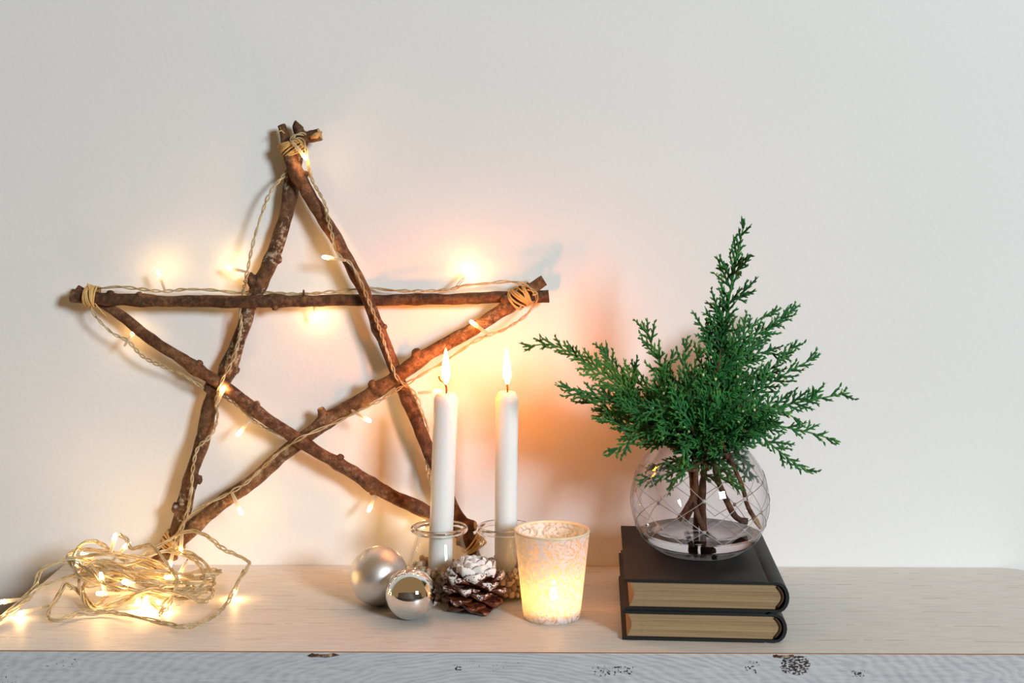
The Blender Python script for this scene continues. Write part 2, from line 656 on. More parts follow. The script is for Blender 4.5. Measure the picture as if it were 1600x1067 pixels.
def m_bulb():
    m = NT('milky_clear_plastic')
    m.t.nodes.remove(m.bsdf)
    tr = m.n('ShaderNodeBsdfTransparent')
    tl = m.n('ShaderNodeBsdfTranslucent')
    tl.inputs[0].default_value = (0.95, 0.90, 0.80, 1)
    df = m.n('ShaderNodeBsdfDiffuse')
    df.inputs[0].default_value = srgb(246, 236, 214)
    gl = m.n('ShaderNodeBsdfGlossy')
    gl.inputs['Roughness'].default_value = 0.12
    lw = m.n('ShaderNodeLayerWeight')
    a, b, c = [m.n('ShaderNodeMixShader') for _ in range(3)]
    a.inputs[0].default_value = 0.5
    m.l(tl.outputs[0], a.inputs[1]); m.l(df.outputs[0], a.inputs[2])
    m.l(m.math('ADD', 0.38, m.math('MULTIPLY', lw.outputs['Facing'], 0.4)), b.inputs[0])
    m.l(tr.outputs[0], b.inputs[1]); m.l(a.outputs[0], b.inputs[2])
    c.inputs[0].default_value = 0.07
    m.l(b.outputs[0], c.inputs[1]); m.l(gl.outputs[0], c.inputs[2])
    m.l(c.outputs[0], m.out.inputs[0])
    return m.mat


M['bulb'] = m_bulb()
M['led'] = m_emit('lit_led', LED, 135)
M['flame'] = m_emit('candle_flame', CANDLE, 205)
M['flame_votive'] = m_emit('tealight_flame', TEALIGHT, 130)
M['glass'] = m_glass('clear_jar_glass', (1, 1, 0.995, 1), (0.80, 0.77, 0.72, 1), 0.0, 0.55, 4.0, 0.02)
M['vase'] = m_glass('clear_vase_glass', (0.975, 0.965, 0.97, 1), (0.66, 0.64, 0.66, 1), 0.0, 0.7, 4.0, 0.03)
M['vase_base'] = m_glass('heavy_vase_base', (0.95, 0.94, 0.96, 1), (0.7, 0.68, 0.72, 1), 0.02, 1.3, 2.2, 0.06)
M['thick'] = m_refract('thick_glass', (0.96, 0.95, 0.95, 1), 1.48)
M['water'] = m_refract('water', (0.93, 0.93, 0.95, 1), 1.33)
M['etch'] = m_plain('ground_glass_cut', srgb(176, 168, 168), 0.35)
M['votive'] = m_votive()
M['silver_matte'] = m_plain('satin_silver', (0.74, 0.725, 0.71, 1), 0.42, 1.0, bump=(40, 0.0))
M['silver'] = m_plain('mirror_silver', (0.9, 0.895, 0.88, 1), 0.025, 1.0, bump=(40, 0.0))
M['wire'] = m_plain('thin_dark_wire', srgb(90, 84, 76), 0.4, 0.8)
M['pages'] = m_pages()
M['cover'] = m_cover()
M['headband'] = m_plain('headband_cloth', srgb(66, 48, 34), 0.8)
M['scale'] = m_scale()
M['foliage'] = m_tint('juniper_foliage', 0.55, bump=(900, 0.3), spec=0.22)
M['stem'] = m_bark('juniper_stem', srgb(44, 26, 18), srgb(92, 58, 40), srgb(140, 98, 70), 0.1)
M['berry'] = m_plain('pale_seed_cone', srgb(196, 206, 150), 0.5)
M['pebble'] = m_tint('pebble_stone', 0.75, bump=(400, 0.4))


def m_wax():
    m = NT('white_wax')
    m.set(Base_Color=srgb(248, 248, 247), Roughness=0.35)
    m.bsdf.inputs['Subsurface Weight'].default_value = 0.7
    m.bsdf.inputs['Subsurface Radius'].default_value = (0.012, 0.008, 0.005)
    m.bsdf.inputs['Subsurface Scale'].default_value = 1.0
    n = m.noise(m.obj(), 50, 2)
    m.bump(n, 0.08, 0.001)
    return m.mat


def m_wick():
    m = NT('wick')
    sep = m.n('ShaderNodeSeparateXYZ')
    m.l(m.obj(), sep.inputs[0])
    m.set(Base_Color=srgb(60, 38, 22), Roughness=0.9)
    n = m.noise(m.obj(), 900, 2)
    m.l(m.ramp(n, [(0.35, srgb(34, 22, 16)), (0.7, srgb(150, 92, 34))]), m.bsdf.inputs['Base Color'])
    return m.mat


M['wax'] = m_wax()
M['frost'] = m_plain('frosted_gold_rim', srgb(240, 222, 190), 0.25)
M['wick'] = m_wick()

# ------------------------------------------------------------------ setting
mb = MB()
box(mb, (-8, 0, -0.8), (8, 0.1, 2.2))
struct(mb.build('wall_back', M['wall'], smooth=False))
mb = MB()
box(mb, (-8, -5.9, -0.85), (8, 0.0, -0.8))
struct(mb.build('floor', M['floor'], smooth=False))

mb = MB()
box(mb, (-8, -5.9, -0.8), (8, -5.8, 2.2))
struct(mb.build('wall_front', m_plain('grey_painted_wall', srgb(150, 144, 138), 0.7), smooth=False))

# ------------------------------------------------------------------ shelf
SX0, SX1, SY, ST = -0.486, 0.575, -(DW - F * H / (1019 - HOR)), 0.06
def shelf():
    out = []          # outline, counter-clockwise seen from above, with a rounded far right corner
    out += [(SX0, -0.0005), (SX0, SY), (SX1, SY), (SX1, -0.045)]
    for k in range(1, 9):
        a = k / 8 * PI / 2
        out.append((SX1 - 0.05 + 0.05 * math.cos(a), -0.0455 + 0.045 * math.sin(a)))
    n = len(out)
    b = 0.0007
    cx, cy = (SX0 + SX1) / 2, SY / 2
    ins = [(x + (b if x < cx else -b), y + (b if y < cy else -b * 0.2)) for x, y in out]
    mb = MB()
    top = [(x, y, 0.0) for x, y in ins]
    rim = [(x, y, -b) for x, y in out]
    bot = [(x, y, -ST) for x, y in out]
    vs = top + rim + bot
    fs, ms = [tuple(range(n))], [0]
    for i in range(n):
        j = (i + 1) % n
        fs.append((n + i, n + j, j, i)); ms.append(2)
        fs.append((2 * n + i, 2 * n + j, n + j, n + i)); ms.append(1)
    fs.append(tuple(reversed(range(2 * n, 3 * n)))); ms.append(1)
    mb.v, mb.f, mb.m = vs, fs, ms
    o = mb.build('wooden_shelf', [M['shelf_top'], M['shelf_front'], M['shelf_edge']], smooth=False)
    tag(o, 'long whitewashed wooden plank shelf against the white wall', 'shelf')
    # splintered knots broken out of the front edge
    for px, py, w, h in ((505, 1019, 0.012, 0.0055), (1225, 1020, 0.009, 0.003)):
        c = G(px, py)
        k = MB()
        prof = [(0.0, -0.0007), (w * 0.45, -0.0009), (w * 0.8, 0.0007), (w, 0.0002), (w * 1.08, -0.001)]
        lathe(k, prof, 18)
        rr = random.Random(px)
        k.v = [(x * (1 + rr.uniform(-.15, .15)), z + 0.0008 * rr.random(), y * h / w * (1 + rr.uniform(-.2, .2))) for x, y, z in k.v]
        k.v = [(x, -z + 0.0004, y) for x, y, z in k.v]
        kk = k.build('knot', M['bark'], o)
        kk.location = (c.x, SY - 0.0004, -0.0022)
    return o
shelf_o = shelf()


# ------------------------------------------------------------------ star of sticks
def starY(py):
    return -0.0185 - (py - 200.0) / 685.0 * 0.0135


def star_pt(px, py, off=0.0):
    return P(px, py, starY(py) + off * 0.001)


star = thing('twig_star', 'five pointed star of brown sticks tied with twine leaning on the wall', 'star', G(500, 886, 0))
STAR0 = Vector(star.location)


def local(pts, origin):
    return [tuple(Vector(p[:3]) - origin) + tuple(p[3:]) for p in pts]


def stick(pts, mat, seed, stubs=(), lab=None):
    """pts: (px, py, off mm, radius px); stubs: (index along 0..1, angle, length px, radius px)"""
    rr = random.Random(seed)
    q = [tuple(star_pt(a, b, c)) + (r * 0.94 / F * (DW - 0.025),) for a, b, c, r in pts]
    q = spline(local(q, STAR0), 0.004)
    n = len(q)
    # small kinks and swellings along the stick
    ctr = q[:, :3].copy()
    ph = [rr.uniform(0, 6.28) for _ in range(6)]
    s = np.arange(n) * 0.004
    ctr[:, 0] += 0.0004 * np.sin(s * 95 + ph[0]) + 0.0002 * np.sin(s * 210 + ph[1])
    ctr[:, 2] += 0.0004 * np.sin(s * 83 + ph[2]) + 0.0002 * np.sin(s * 190 + ph[3])
    rad = q[:, 3] * (1 + 0.03 * np.sin(s * 130 + ph[4]) + 0.025 * np.sin(s * 310 + ph[5]))
    for t, *_ in stubs:
        i0 = int(t * (n - 1))
        rad *= 1 + 0.16 * np.exp(-((np.arange(n) - i0) / 1.8) ** 2)
    sides = 14
    wob = np.ones((n, sides))
    for i in range(n):
        for j in range(sides):
            wob[i, j] += 0.05 * math.sin(j * 1.8 + i * 0.35 + ph[0]) + rr.uniform(-0.022, 0.022)
    mb = MB()
    tube(mb, ctr, rad, sides, 0, True, 1, wob)
    o = mb.build('stick', [mat, M['cut']], star, sharp=60)
    if lab:
        o['label'] = lab
    for t, ang, ln, r in stubs:
        i0 = int(t * (n - 1))
        d = Vector((math.cos(ang), -0.35, math.sin(ang))).normalized()
        a = Vector(ctr[i0])
        L = (ln / F * 1.52)
        R = r / F * 1.52
        base = a + d * rad[i0] * 0.5
        pts2 = [base, base + d * (rad[i0] * 0.5 + L * 0.4), base + d * (rad[i0] * 0.5 + L * 0.8), base + d * (rad[i0] * 0.5 + L)]
        k = MB()
        w2 = np.ones((4, 8)) + np.array([[rr.uniform(-.15, .15) for _ in range(8)] for _ in range(4)])
        tube(k, pts2, [R * 1.5, R * 1.1, R, R * 0.8], 8, 0, True, 1 if ln >= 9 else 0, w2)
        k.build('twig_stub', [mat, M['cut']], o, sharp=50)
    return o


# right leg (front at the top, behind the rising stick)
stick([(440, 196, 0, 7), (446, 218, -4, 9), (452, 240, -6, 10.5), (466, 275, -7, 12), (497, 328, -6, 11), (535, 390, -6, 10.5), (567, 452, -6, 10),
       (592, 513, -4, 10), (613, 568, 3, 10), (632, 612, 5, 11), (655, 668, 3, 11), (680, 725, 1, 11), (702, 778, 0, 10.5), (727, 834, 0, 11), (748, 883, 0, 10)],
      M['bark_red'], 1, ((0.12, 0.6, 4, 5), (0.47, 0.3, 3, 4), (0.92, 0.2, 10, 9), (0.95, 3.0, 7, 8)))
# left leg
stick([(478, 207, 0, 11), (468, 230, 4, 11), (460, 258, 6, 12), (455, 292, 6, 13), (447, 335, 6, 12), (432, 385, 6, 11.5), (412, 432, 6, 13),
       (390, 480, 6, 11), (374, 530, 6, 12), (355, 580, 6, 13), (332, 625, 5, 13), (317, 685, 2, 12), (301, 738, -2, 11), (286, 795, -4, 12), (270, 855, -4, 12)],
      M['bark'], 2, ((0.315, 0.1, 4, 6), (0.385, 2.3, 12, 8), (0.58, -0.2, 4, 5), (0.645, 2.7, 6, 8), (0.845, 0.0, 6, 7), (0.92, 2.8, 5, 7)))
# horizontal stick
stick([(111, 462, -4, 11), (128, 463, -4, 11), (150, 465, -4, 10), (180, 468, -5, 10), (250, 470, -6, 9.5), (330, 471, -6, 10), (400, 471, -6, 10.5), (470, 470, -2, 9.5),
       (560, 469, 6, 9.5), (650, 468, 6, 9.5), (740, 466, 5, 9.5), (800, 464, 5, 10), (835, 463, 5, 11), (858, 463, 5, 10)],
      M['bark_dark'], 3, ((0.09, 1.3, 3, 5), (0.155, 1.6, 3, 4), (0.44, -1.3, 4, 5), (0.5, 1.6, 9, 1.5)))
# left point to lower right
stick([(119, 452, 5, 7), (145, 466, 5, 8), (175, 483, 5, 8.5), (215, 514, 2, 9), (262, 547, -3, 9.5), (305, 575, -5, 10), (345, 600, -6, 10), (400, 642, -6, 10), (452, 678, -6, 10.5),
       (500, 708, -5, 10), (545, 734, -2, 10.5), (580, 757, 2, 11), (620, 778, 4, 11.5), (660, 797, 5, 11), (700, 820, 6, 10), (742, 850, 7, 10)],
      M['bark_red'], 4, ((0.31, 0.8, 4, 5), (0.45, 0.8, 4, 5), (0.66, 1.0, 4, 5), (0.75, -1.4, 4, 4)))
# right point to lower left
stick([(851, 437, -6, 10), (830, 452, -6, 10), (800, 474, -6, 11.5), (770, 494, -6, 11), (735, 517, -6, 11), (700, 536, -5, 11), (655, 562, -5, 12), (615, 593, -5, 12), (575, 618, -3, 12),
       (535, 643, 1, 12), (500, 665, 5, 13), (470, 688, 6, 12), (430, 721, 5, 12), (390, 755, 4, 12), (345, 787, 4, 12), (305, 820, 4, 13), (272, 852, 4, 13), (238, 882, 4, 9)],
      M['bark_tan'], 5, ((0.085, 2.2, 4, 6), (0.3, 1.9, 6, 7), (0.41, 2.2, 4, 6), (0.535, 1.9, 10, 6), (0.95, -1.2, 6, 5)), None)
# the forked broken tip at the top
k = MB()
forkp = [star_pt(472, 222, -2), star_pt(468, 208, -3), star_pt(465, 198, -4), star_pt(468, 193, -4)]
tube(k, spline(local([tuple(p) for p in forkp], STAR0), 0.003), [0.0075, 0.007, 0.0065, 0.0063, 0.006, 0.0058, 0.0055, 0.005, 0.004][:len(spline(local([tuple(p) for p in forkp], STAR0), 0.003))] if False else 0.0058, 10, 0, True, 1)
fork_o = k.build('broken_tip', [M['bark'], M['cut']], star, sharp=50)
k = MB()
fp = spline(local([tuple(star_pt(470, 216, -3)), tuple(star_pt(482, 214, -6)), tuple(star_pt(492, 212, -8)), tuple(star_pt(500, 209, -9))], STAR0), 0.003)
nf = len(fp)
tube(k, fp, np.linspace(0.0062, 0.0068, nf), 10, 0, True, 1, np.ones((nf, 10)) + np.array([[random.uniform(-.12, .12) for _ in range(10)] for _ in range(nf)]))
k.build('broken_fork', [M['bark'], M['cut']], star, sharp=50)
k = MB()   # bright split wood on the fork
c0 = np.array(fp[-1])
tube(k, [c0 + (-0.009, -0.0055, -0.004), c0 + (-0.003, -0.0065, -0.002), c0 + (0.0025, -0.004, 0.002)], [0.002, 0.0035, 0.0012], 8)
k.build('split_wood', M['cut'], star)


def binding(px, py, ang, a_px, b_mm, turns, width_px, seed, off=0, tails=()):
    """a twine wrapping: helix round a bundle whose axis lies at ANG in the picture plane"""
    rr = random.Random(seed)
    c = Vector(star_pt(px, py, off)) - STAR0
    ax = Vector((math.cos(ang), 0, math.sin(ang)))
    pe = Vector((-math.sin(ang), 0, math.cos(ang)))
    s = 1.52 / F
    pts = []
    turns = int(turns * 2)
    n = turns * 16
    for i in range(n + 1):
        t = i / n
        th = 2 * PI * turns * t
        w = width_px * s * ((t - 0.5) + 0.12 * math.sin(t * 19 + seed))
        k = 1.0 + 0.07 * math.sin(i * 0.37 + seed) + rr.uniform(-0.015, 0.015)
        sk = 0.4 * width_px * s * math.sin(th * 1.07 + seed)
        pts.append(c + ax * (w + sk * 0.6) + pe * (a_px * s * k * math.cos(th)) + Vector((0, -1, 0)) * (b_mm * 0.001 * k * math.sin(th)))
    mb = MB()
    tube(mb, spline([tuple(p) for p in pts], 0.0025), 0.0010, 6)
    o = mb.build('twine_binding', M['twine'], star)
    for tl in tails:
        k = MB()
        tube(k, spline(local([tuple(star_pt(*q)) for q in tl], STAR0), 0.003), 0.0008, 5)
        k.build('loose_end', M['twine'], o)
    return o


binding(457, 231, -1.15, 19, 15.5, 7, 17, 1, 0, [[(476, 238, -14), (481, 262, -14), (484, 278, -13)], [(446, 222, -8), (441, 208, -6), (438, 198, -4)], [(447, 212, -6), (440, 204, -8), (432, 208, -10)]])
binding(144, 463, 0.0, 16, 16, 6, 12, 2, 0, [[(148, 474, -12), (160, 488, -6), (166, 494, -6)], [(140, 452, -13), (137, 443, -12)]])
binding(816, 463, 0.6, 16, 15.5, 7, 24, 3, -1, [[(824, 452, -17), (840, 458, -19), (832, 461, -20)]])
binding(272, 848, 0.9, 19, 14, 5, 14, 4, 0)
binding(740, 852, -0.9, 17, 14, 5, 14, 5, 2, [[(744, 842, -10), (752, 838, -12), (756, 842, -9)]])

# ------------------------------------------------------------------ fairy lights
string = thing('fairy_light_string', 'warm white fairy light string wound round the star and heaped on the shelf', 'fairy lights', G(205, 930, 0))
STR0 = Vector(string.location)


def cable(path, strands=2, pitch=0.016, r=0.00085, off=0.0012, seed=0):
    q = spline(local([tuple(p) for p in path], STR0), 0.0022)
    n = len(q)
    T, U, V = frames(q)
    s = np.concatenate([[0], np.cumsum(np.linalg.norm(np.diff(q, axis=0), axis=1))])
    rr = random.Random(seed)
    mb = MB()
    wob = 1 + 0.25 * np.sin(s * 61 + seed) + 0.2 * np.sin(s * 140 + seed * 2.1)
    for k in range(strands):
        ph = 2 * PI * (s / pitch + 0.25 * np.sin(s * 40 + seed)) + 2 * PI * k / strands
        p = q + (off * wob * np.cos(ph))[:, None] * U + (off * wob * np.sin(ph))[:, None] * V
        tube(mb, p, r, 6)
    return mb.build('cable', M['cable'], string)


bulb_me = {}


def bulb(base, tip):
    """a clear plastic holder from the cable with the lit LED at its end"""
    a, b = Vector(base) - STR0, Vector(tip) - STR0
    L = (b - a).length
    if not bulb_me:
        hold, led, leg = MB(), MB(), MB()
        lathe(hold, [(0.0, 0.0), (0.0013, 0.0), (0.0016, 0.002), (0.0019, 0.008), (0.0021, 0.0172), (0.0025, 0.0176), (0.0025, 0.0192), (0.0, 0.0192)], 12)
        lathe(led, [(0.0, 0.0193), (0.0019, 0.0193), (0.0020, 0.0215), (0.0018, 0.0235), (0.0012, 0.0248), (0.0, 0.0254)], 12)
        tube(leg, [(0.0005, 0, 0.001), (0.0006, 0, 0.0185)], 0.00035, 5)
        tube(leg, [(-0.0005, 0, 0.001), (-0.0006, 0, 0.0185)], 0.00035, 5)
        bulb_me['h'] = hold.mesh('bulb', M['bulb'])
        bulb_me['l'] = led.mesh('led', M['led'])
        bulb_me['w'] = leg.mesh('wire', M['cable'])
    rot = (b - a).to_track_quat('Z', 'Y').to_euler()
    h = bpy.data.objects.new('bulb', bulb_me['h'])
    C.objects.link(h)
    h.parent = string
    h.location = b - (b - a).normalized() * 0.0254
    h.rotation_euler = rot
    for nm, kk in (('led', 'l'), ('wire', 'w')):
        c = bpy.data.objects.new(nm, bulb_me[kk])
        C.objects.link(c)
        c.parent = h
    if L > 0.029:      # a short bare lead to the cable
        k = MB()
        tube(k, spline([tuple(a), tuple(a.lerp(Vector(h.location), 0.5)), tuple(h.location)], 0.004), 0.0009, 6)
        k.build('lead', M['cable'], string)


def sp(*pts):
    return [star_pt(*p) for p in pts]


# up the left leg, round the top, down the right leg
cable(sp((270, 862, -20), (280, 838, -20), (291, 805, -20), (299, 770, -19), (301, 735, -17), (309, 700, -15), (326, 684, -16), (337, 665, -14), (340, 645, -9), (337, 630, -8),
         (341, 610, -14), (350, 588, -14), (362, 566, -13), (372, 535, -10), (377, 505, -9), (375, 482, -5), (380, 455, 2), (384, 436, -12), (387, 422, -13), (391, 400, -13), (398, 370, -12),
         (408, 337, -11), (417, 312, -10), (428, 292, -9), (442, 276, -6), (452, 262, 6), (462, 240, 10), (470, 222, 6), (478, 214, -6), (472, 209, -16), (460, 212, -19), (455, 219, -20),
         (464, 216, -21), (474, 222, -20), (479, 236, -18), (483, 260, -16), (489, 284, -16), (500, 303, -17), (509, 322, -18), (513, 345, -19), (519, 368, -19), (523, 388, -19),
         (533, 403, -20), (546, 410, -20), (556, 425, -20), (566, 446, -20), (576, 470, -19), (586, 495, -18), (596, 523, -16), (605, 550, -13), (614, 576, -14), (622, 592, -19),
         (634, 602, -18), (645, 612, -12), (654, 628, -4), (661, 648, -4), (668, 668, 5), (668, 700, 12), (667, 725, 4), (671, 745, -3), (676, 765, -3), (684, 790, 6)), 2, 0.021, seed=1)
# along the horizontal stick, round the right point, back down the rising stick
cable(sp((140, 478, 6), (139, 462, 12), (144, 450, 8), (160, 450, 0), (185, 448, -2), (215, 451, -4), (255, 455, -5), (290, 452, -5), (330, 453, -4), (372, 457, 4), (395, 457, 16), (420, 457, 8),
         (470, 459, 0), (520, 456, 0), (560, 451, 8), (585, 450, 14), (605, 453, 8), (650, 455, 0), (700, 453, -3), (725, 446, -4), (760, 443, -4), (795, 440, -6), (820, 445, -14), (834, 455, -19), (839, 466, -14),
         (834, 478, -6), (820, 494, -8), (800, 508, -10), (783, 517, -12), (762, 524, -13), (740, 534, -14), (715, 551, -14), (690, 568, -14), (668, 580, -16), (645, 594, -20), (622, 608, -20),
         (595, 625, -18), (570, 637, -14), (545, 650, -10), (515, 664, -8), (490, 675, -15), (470, 684, -20), (450, 697, -16), (430, 712, -13), (408, 733, -12), (385, 754, -13), (362, 768, -13),
         (335, 782, -13), (308, 796, -15), (288, 815, -20), (272, 842, -22), (262, 862, -22)), 2, 0.034, off=0.0011, seed=2)
# from the left point down to the lower right
cable(sp((141, 476, -8), (148, 492, -8), (160, 506, -8), (178, 522, -7), (200, 533, -6), (222, 556, -5), (250, 571, -5), (280, 582, -5), (302, 596, -4), (325, 609, 3), (345, 614, 14), (352, 620, 8),
         (372, 634, 0), (392, 654, -3), (412, 668, -3), (438, 679, -2), (465, 688, 12), (490, 703, 4), (512, 722, 3), (535, 738, 8), (565, 752, 14), (590, 768, 10), (615, 778, 14), (645, 792, 14), (668, 815, 4)), 2, 0.02, seed=3)

for b0, b1 in (((455, 220, -20), (480, 250, -24)), ((541, 407, -21), (503, 401, -22)), ((258, 454, -6), (246, 421, -7)), ((386, 425, -12), (354, 417, 3)), ((712, 449, -4), (736, 422, 6)),
               ((764, 523, -14), (734, 501, -20)), ((490, 462, 2), (494, 500, 6)), ((200, 532, -6), (212, 514, 6)), ((337, 636, -11), (351, 603, -18)), ((393, 655, -3), (370, 681, -12)),
               ((556, 645, -11), (580, 659, -16)), ((362, 769, -14), (378, 804, -18)), ((590, 768, 8), (575, 800, -10)), ((651, 614, -10), (690, 611, -12)), ((668, 795, 10), (660, 826, 2)),
               ((284, 838, -20), (282, 868, -28))):
    bulb(star_pt(*b0), star_pt(*b1))


# the heap on the shelf: pixel x, pixel y, Y
def hp(*pts):
    out = []
    for p in pts:
        q = P(*p)
        out.append(q if q.z > 0.0052 else G(p[0], p[1], 0.0052))
    return out


cable(hp((-60, 1010, -.245), (-20, 985, -.21), (0, 966, -.19), (30, 940, -.165), (55, 915, -.14), (62, 893, -.13), (85, 880, -.128), (120, 871, -.12), (160, 866, -.12), (195, 869, -.115), (225, 872, -.11), (250, 880, -.10),
         (270, 893, -.105), (300, 903, -.11), (330, 899, -.10), (345, 893, -.09), (325, 891, -.08), (290, 897, -.085), (262, 905, -.1), (225, 900, -.12), (195, 888, -.12), (165, 885, -.11), (140, 900, -.12),
         (130, 925, -.135), (150, 950, -.15), (185, 945, -.16), (220, 925, -.165), (260, 912, -.15), (290, 910, -.13), (292, 922, -.14), (260, 938, -.16), (250, 960, -.175)), 3, 0.055, off=0.0014, seed=11)
cable(hp((-60, 1016, -.25), (-5, 972, -.2), (35, 943, -.17), (62, 918, -.15), (78, 912, -.145), (105, 902, -.14), (140, 894, -.135), (180, 893, -.14), (210, 905, -.15), (235, 922, -.16), (290, 930, -.16), (318, 940, -.155),
         (333, 928, -.14), (326, 918, -.13), (300, 925, -.13), (255, 920, -.14), (215, 913, -.13), (175, 925, -.14), (150, 945, -.155), (135, 935, -.15), (105, 912, -.14), (95, 925, -.15), (80, 948, -.16), (76, 964, -.17),
         (92, 969, -.175), (125, 958, -.17), (165, 955, -.175), (210, 963, -.18), (255, 973, -.185), (290, 979, -.188), (322, 970, -.182), (346, 953, -.165), (362, 930, -.145), (373, 907, -.12), (386, 888, -.1),
         (389, 878, -.092), (372, 868, -.085), (348, 857, -.078), (330, 842, -.072), (312, 832, -.07), (292, 830, -.07), (270, 840, -.07), (250, 852, -.072), (228, 865, -.08), (208, 885, -.09), (185, 905, -.1), (165, 912, -.1)), 3, 0.05, off=0.0014, seed=12)
cable(hp((186, 835, -.11), (198, 843, -.11), (206, 857, -.115), (228, 852, -.12), (240, 855, -.125), (255, 873, -.135), (270, 893, -.145), (277, 908, -.15), (270, 930, -.16), (258, 952, -.17), (240, 945, -.165), (215, 930, -.15), (190, 905, -.13),
         (170, 890, -.12), (140, 880, -.11), (120, 888, -.115), (115, 872, -.11), (122, 855, -.105), (137, 846, -.1), (155, 848, -.1), (175, 862, -.1), (200, 878, -.1), (235, 888, -.095), (250, 898, -.095)), 3, 0.048, off=0.0013, seed=13)
cable(hp((265, 862, -.055), (285, 862, -.06), (305, 868, -.07), (322, 882, -.085), (334, 903, -.1), (330, 920, -.12), (300, 932, -.14), (265, 935, -.155), (215, 928, -.155), (175, 942, -.165), (145, 952, -.168), (128, 930, -.155), (124, 905, -.14),
         (136, 885, -.12), (160, 876, -.11), (195, 882, -.105), (235, 868, -.09), (265, 860, -.08), (290, 868, -.09), (310, 880, -.1), (320, 905, -.115), (312, 918, -.12)), 3, 0.05, off=0.0013, seed=14)
rr = random.Random(4)
turns = []
for i in range(46):
    th = i * 0.62 + 1.0
    rx = 0.055 + 0.022 * math.sin(i * 0.71) + rr.uniform(-.012, .012)
    ry = 0.040 + 0.014 * math.sin(i * 0.43 + 1) + rr.uniform(-.008, .008)
    z = 0.006 + 0.012 * (1 + math.sin(i * 0.55)) * (1 - 0.25 * math.cos(th)) + rr.uniform(0, .004)
    turns.append(Vector((-0.385 + rx * math.cos(th), -0.118 + ry * math.sin(th), z)))
cable(turns[:26], 3, 0.05, off=0.0013, seed=15)
cable(turns[25:], 2, 0.045, off=0.0012, seed=16)

for b0, b1 in (((172, 868, -.105), (181, 833, -.11)), ((153, 876, -.1), (126, 864, -.11)), ((183, 868, -.1), (203, 846, -.09)), ((166, 937, -.165), (157, 894, -.17)), ((228, 921, -.16), (190, 908, -.17)),
               ((188, 928, -.16), (150, 927, -.175)), ((77, 946, -.165), (26, 962, -.19)), ((40, 935, -.16), (-2, 941, -.185)), ((380, 890, -.1), (364, 930, -.13)), ((222, 908, -.13), (214, 946, -.17)),
               ((240, 915, -.14), (224, 942, -.165)), ((253, 979, -.19), (246, 939, -.175)), ((274, 846, -.07), (264, 890, -.1)), ((295, 870, -.08), (278, 903, -.11)), ((288, 940, -.15), (256, 948, -.17)),
               ((206, 935, -.15), (208, 905, -.11)), ((118, 903, -.12), (120, 875, -.1)), ((290, 900, -.11), (256, 902, -.12)), ((200, 950, -.165), (236, 945, -.155))):
    p0, p1 = P(*b0), P(*b1)
    p0.z, p1.z = max(p0.z, 0.0045), max(p1.z, 0.0042)
    back = p1 - (p1 - p0).normalized() * 0.0254
    if back.z < 0.0042:          # keep the whole holder above the board
        p0.z = p1.z = max(p0.z, p1.z)
    bulb(p0, p1)


# ------------------------------------------------------------------ candles in jars of pebbles
JR = [(0.024, 0.0), (0.0290, 0.002), (0.0312, 0.009), (0.0320, 0.020), (0.0312, 0.030), (0.0290, 0.041), (0.0262, 0.050), (0.0240, 0.057), (0.0238, 0.061), (0.0252, 0.0645)]


def jar_r(z):
    for (r0, z0), (r1, z1) in zip(JR, JR[1:]):
        if z <= z1:
            return r0 + (r1 - r0) * max(0, (z - z0)) / (z1 - z0)
    return JR[-1][0]


def make_jar(loc, label):
    t = thing('glass_jar', label, 'jar', loc)
    mb = MB()
    outer = JR[:]
    sm = spline([(r, z, 0) for r, z in outer], 0.002)
    prof = [(0.0, 0.0)] + [(p[0], p[1]) for p in sm]
    inner = [(p[0] - 0.0018, max(p[1], 0.0035)) for p in reversed(sm[3:])] + [(0.0, 0.0035)]
    lathe(mb, prof + inner, 56)
    mb.build('jar_body', M['glass'], t, sharp=60)
    mb = MB()
    rim = []
    for k in range(14):
        a = 2 * PI * k / 14
        rim.append((0.0263 + 0.0027 * math.cos(a), 0.0672 + 0.0030 * math.sin(a)))
    lathe(mb, rim, 56, closed=True)
    mb.build('rim', M['thick'], t)
    return t


def pebble_meshes():
    out = []
    tans = [srgb(214, 186, 152), srgb(196, 164, 130), srgb(228, 208, 184), srgb(176, 146, 116), srgb(220, 194, 164), srgb(202, 178, 152), srgb(150, 126, 106), srgb(60, 52, 50)]
    for i in range(9):
        rr = random.Random(50 + i)
        mb = MB()
        lathe(mb, [(math.sin(PI * k / 6), -math.cos(PI * k / 6)) for k in range(1, 6)], 9)
        n = len(mb.v)
        vs = [(0, 0, -1)] + mb.v + [(0, 0, 1)]
        fs = [tuple(q + 1 for q in f) for f in mb.f]
        fs += [(0, 1 + (k + 1) % 9, 1 + k) for k in range(9)] + [(n + 1, n - 8 + k, n - 8 + (k + 1) % 9) for k in range(9)]
        sx, sy, sz = rr.uniform(.9, 1.15), rr.uniform(.85, 1.05), rr.uniform(.75, .95)
        a = [Vector((rr.uniform(-1, 1), rr.uniform(-1, 1), rr.uniform(-1, 1))).normalized() for _ in range(5)]
        vv = []
        for v in vs:
            d = Vector(v).normalized()
            k = 1 - sum(max(0, d.dot(q) - 0.72) * 0.55 for q in a)
            vv.append((d.x * sx * k, d.y * sy * k, d.z * sz * k))
        mb = MB()
        c = tans[i % len(tans)]
        mb.add(vv, fs, 0, [c[:3]] * len(vv))
        out.append(mb.mesh('pebble', M['pebble']))
    return out


PEB = pebble_meshes()


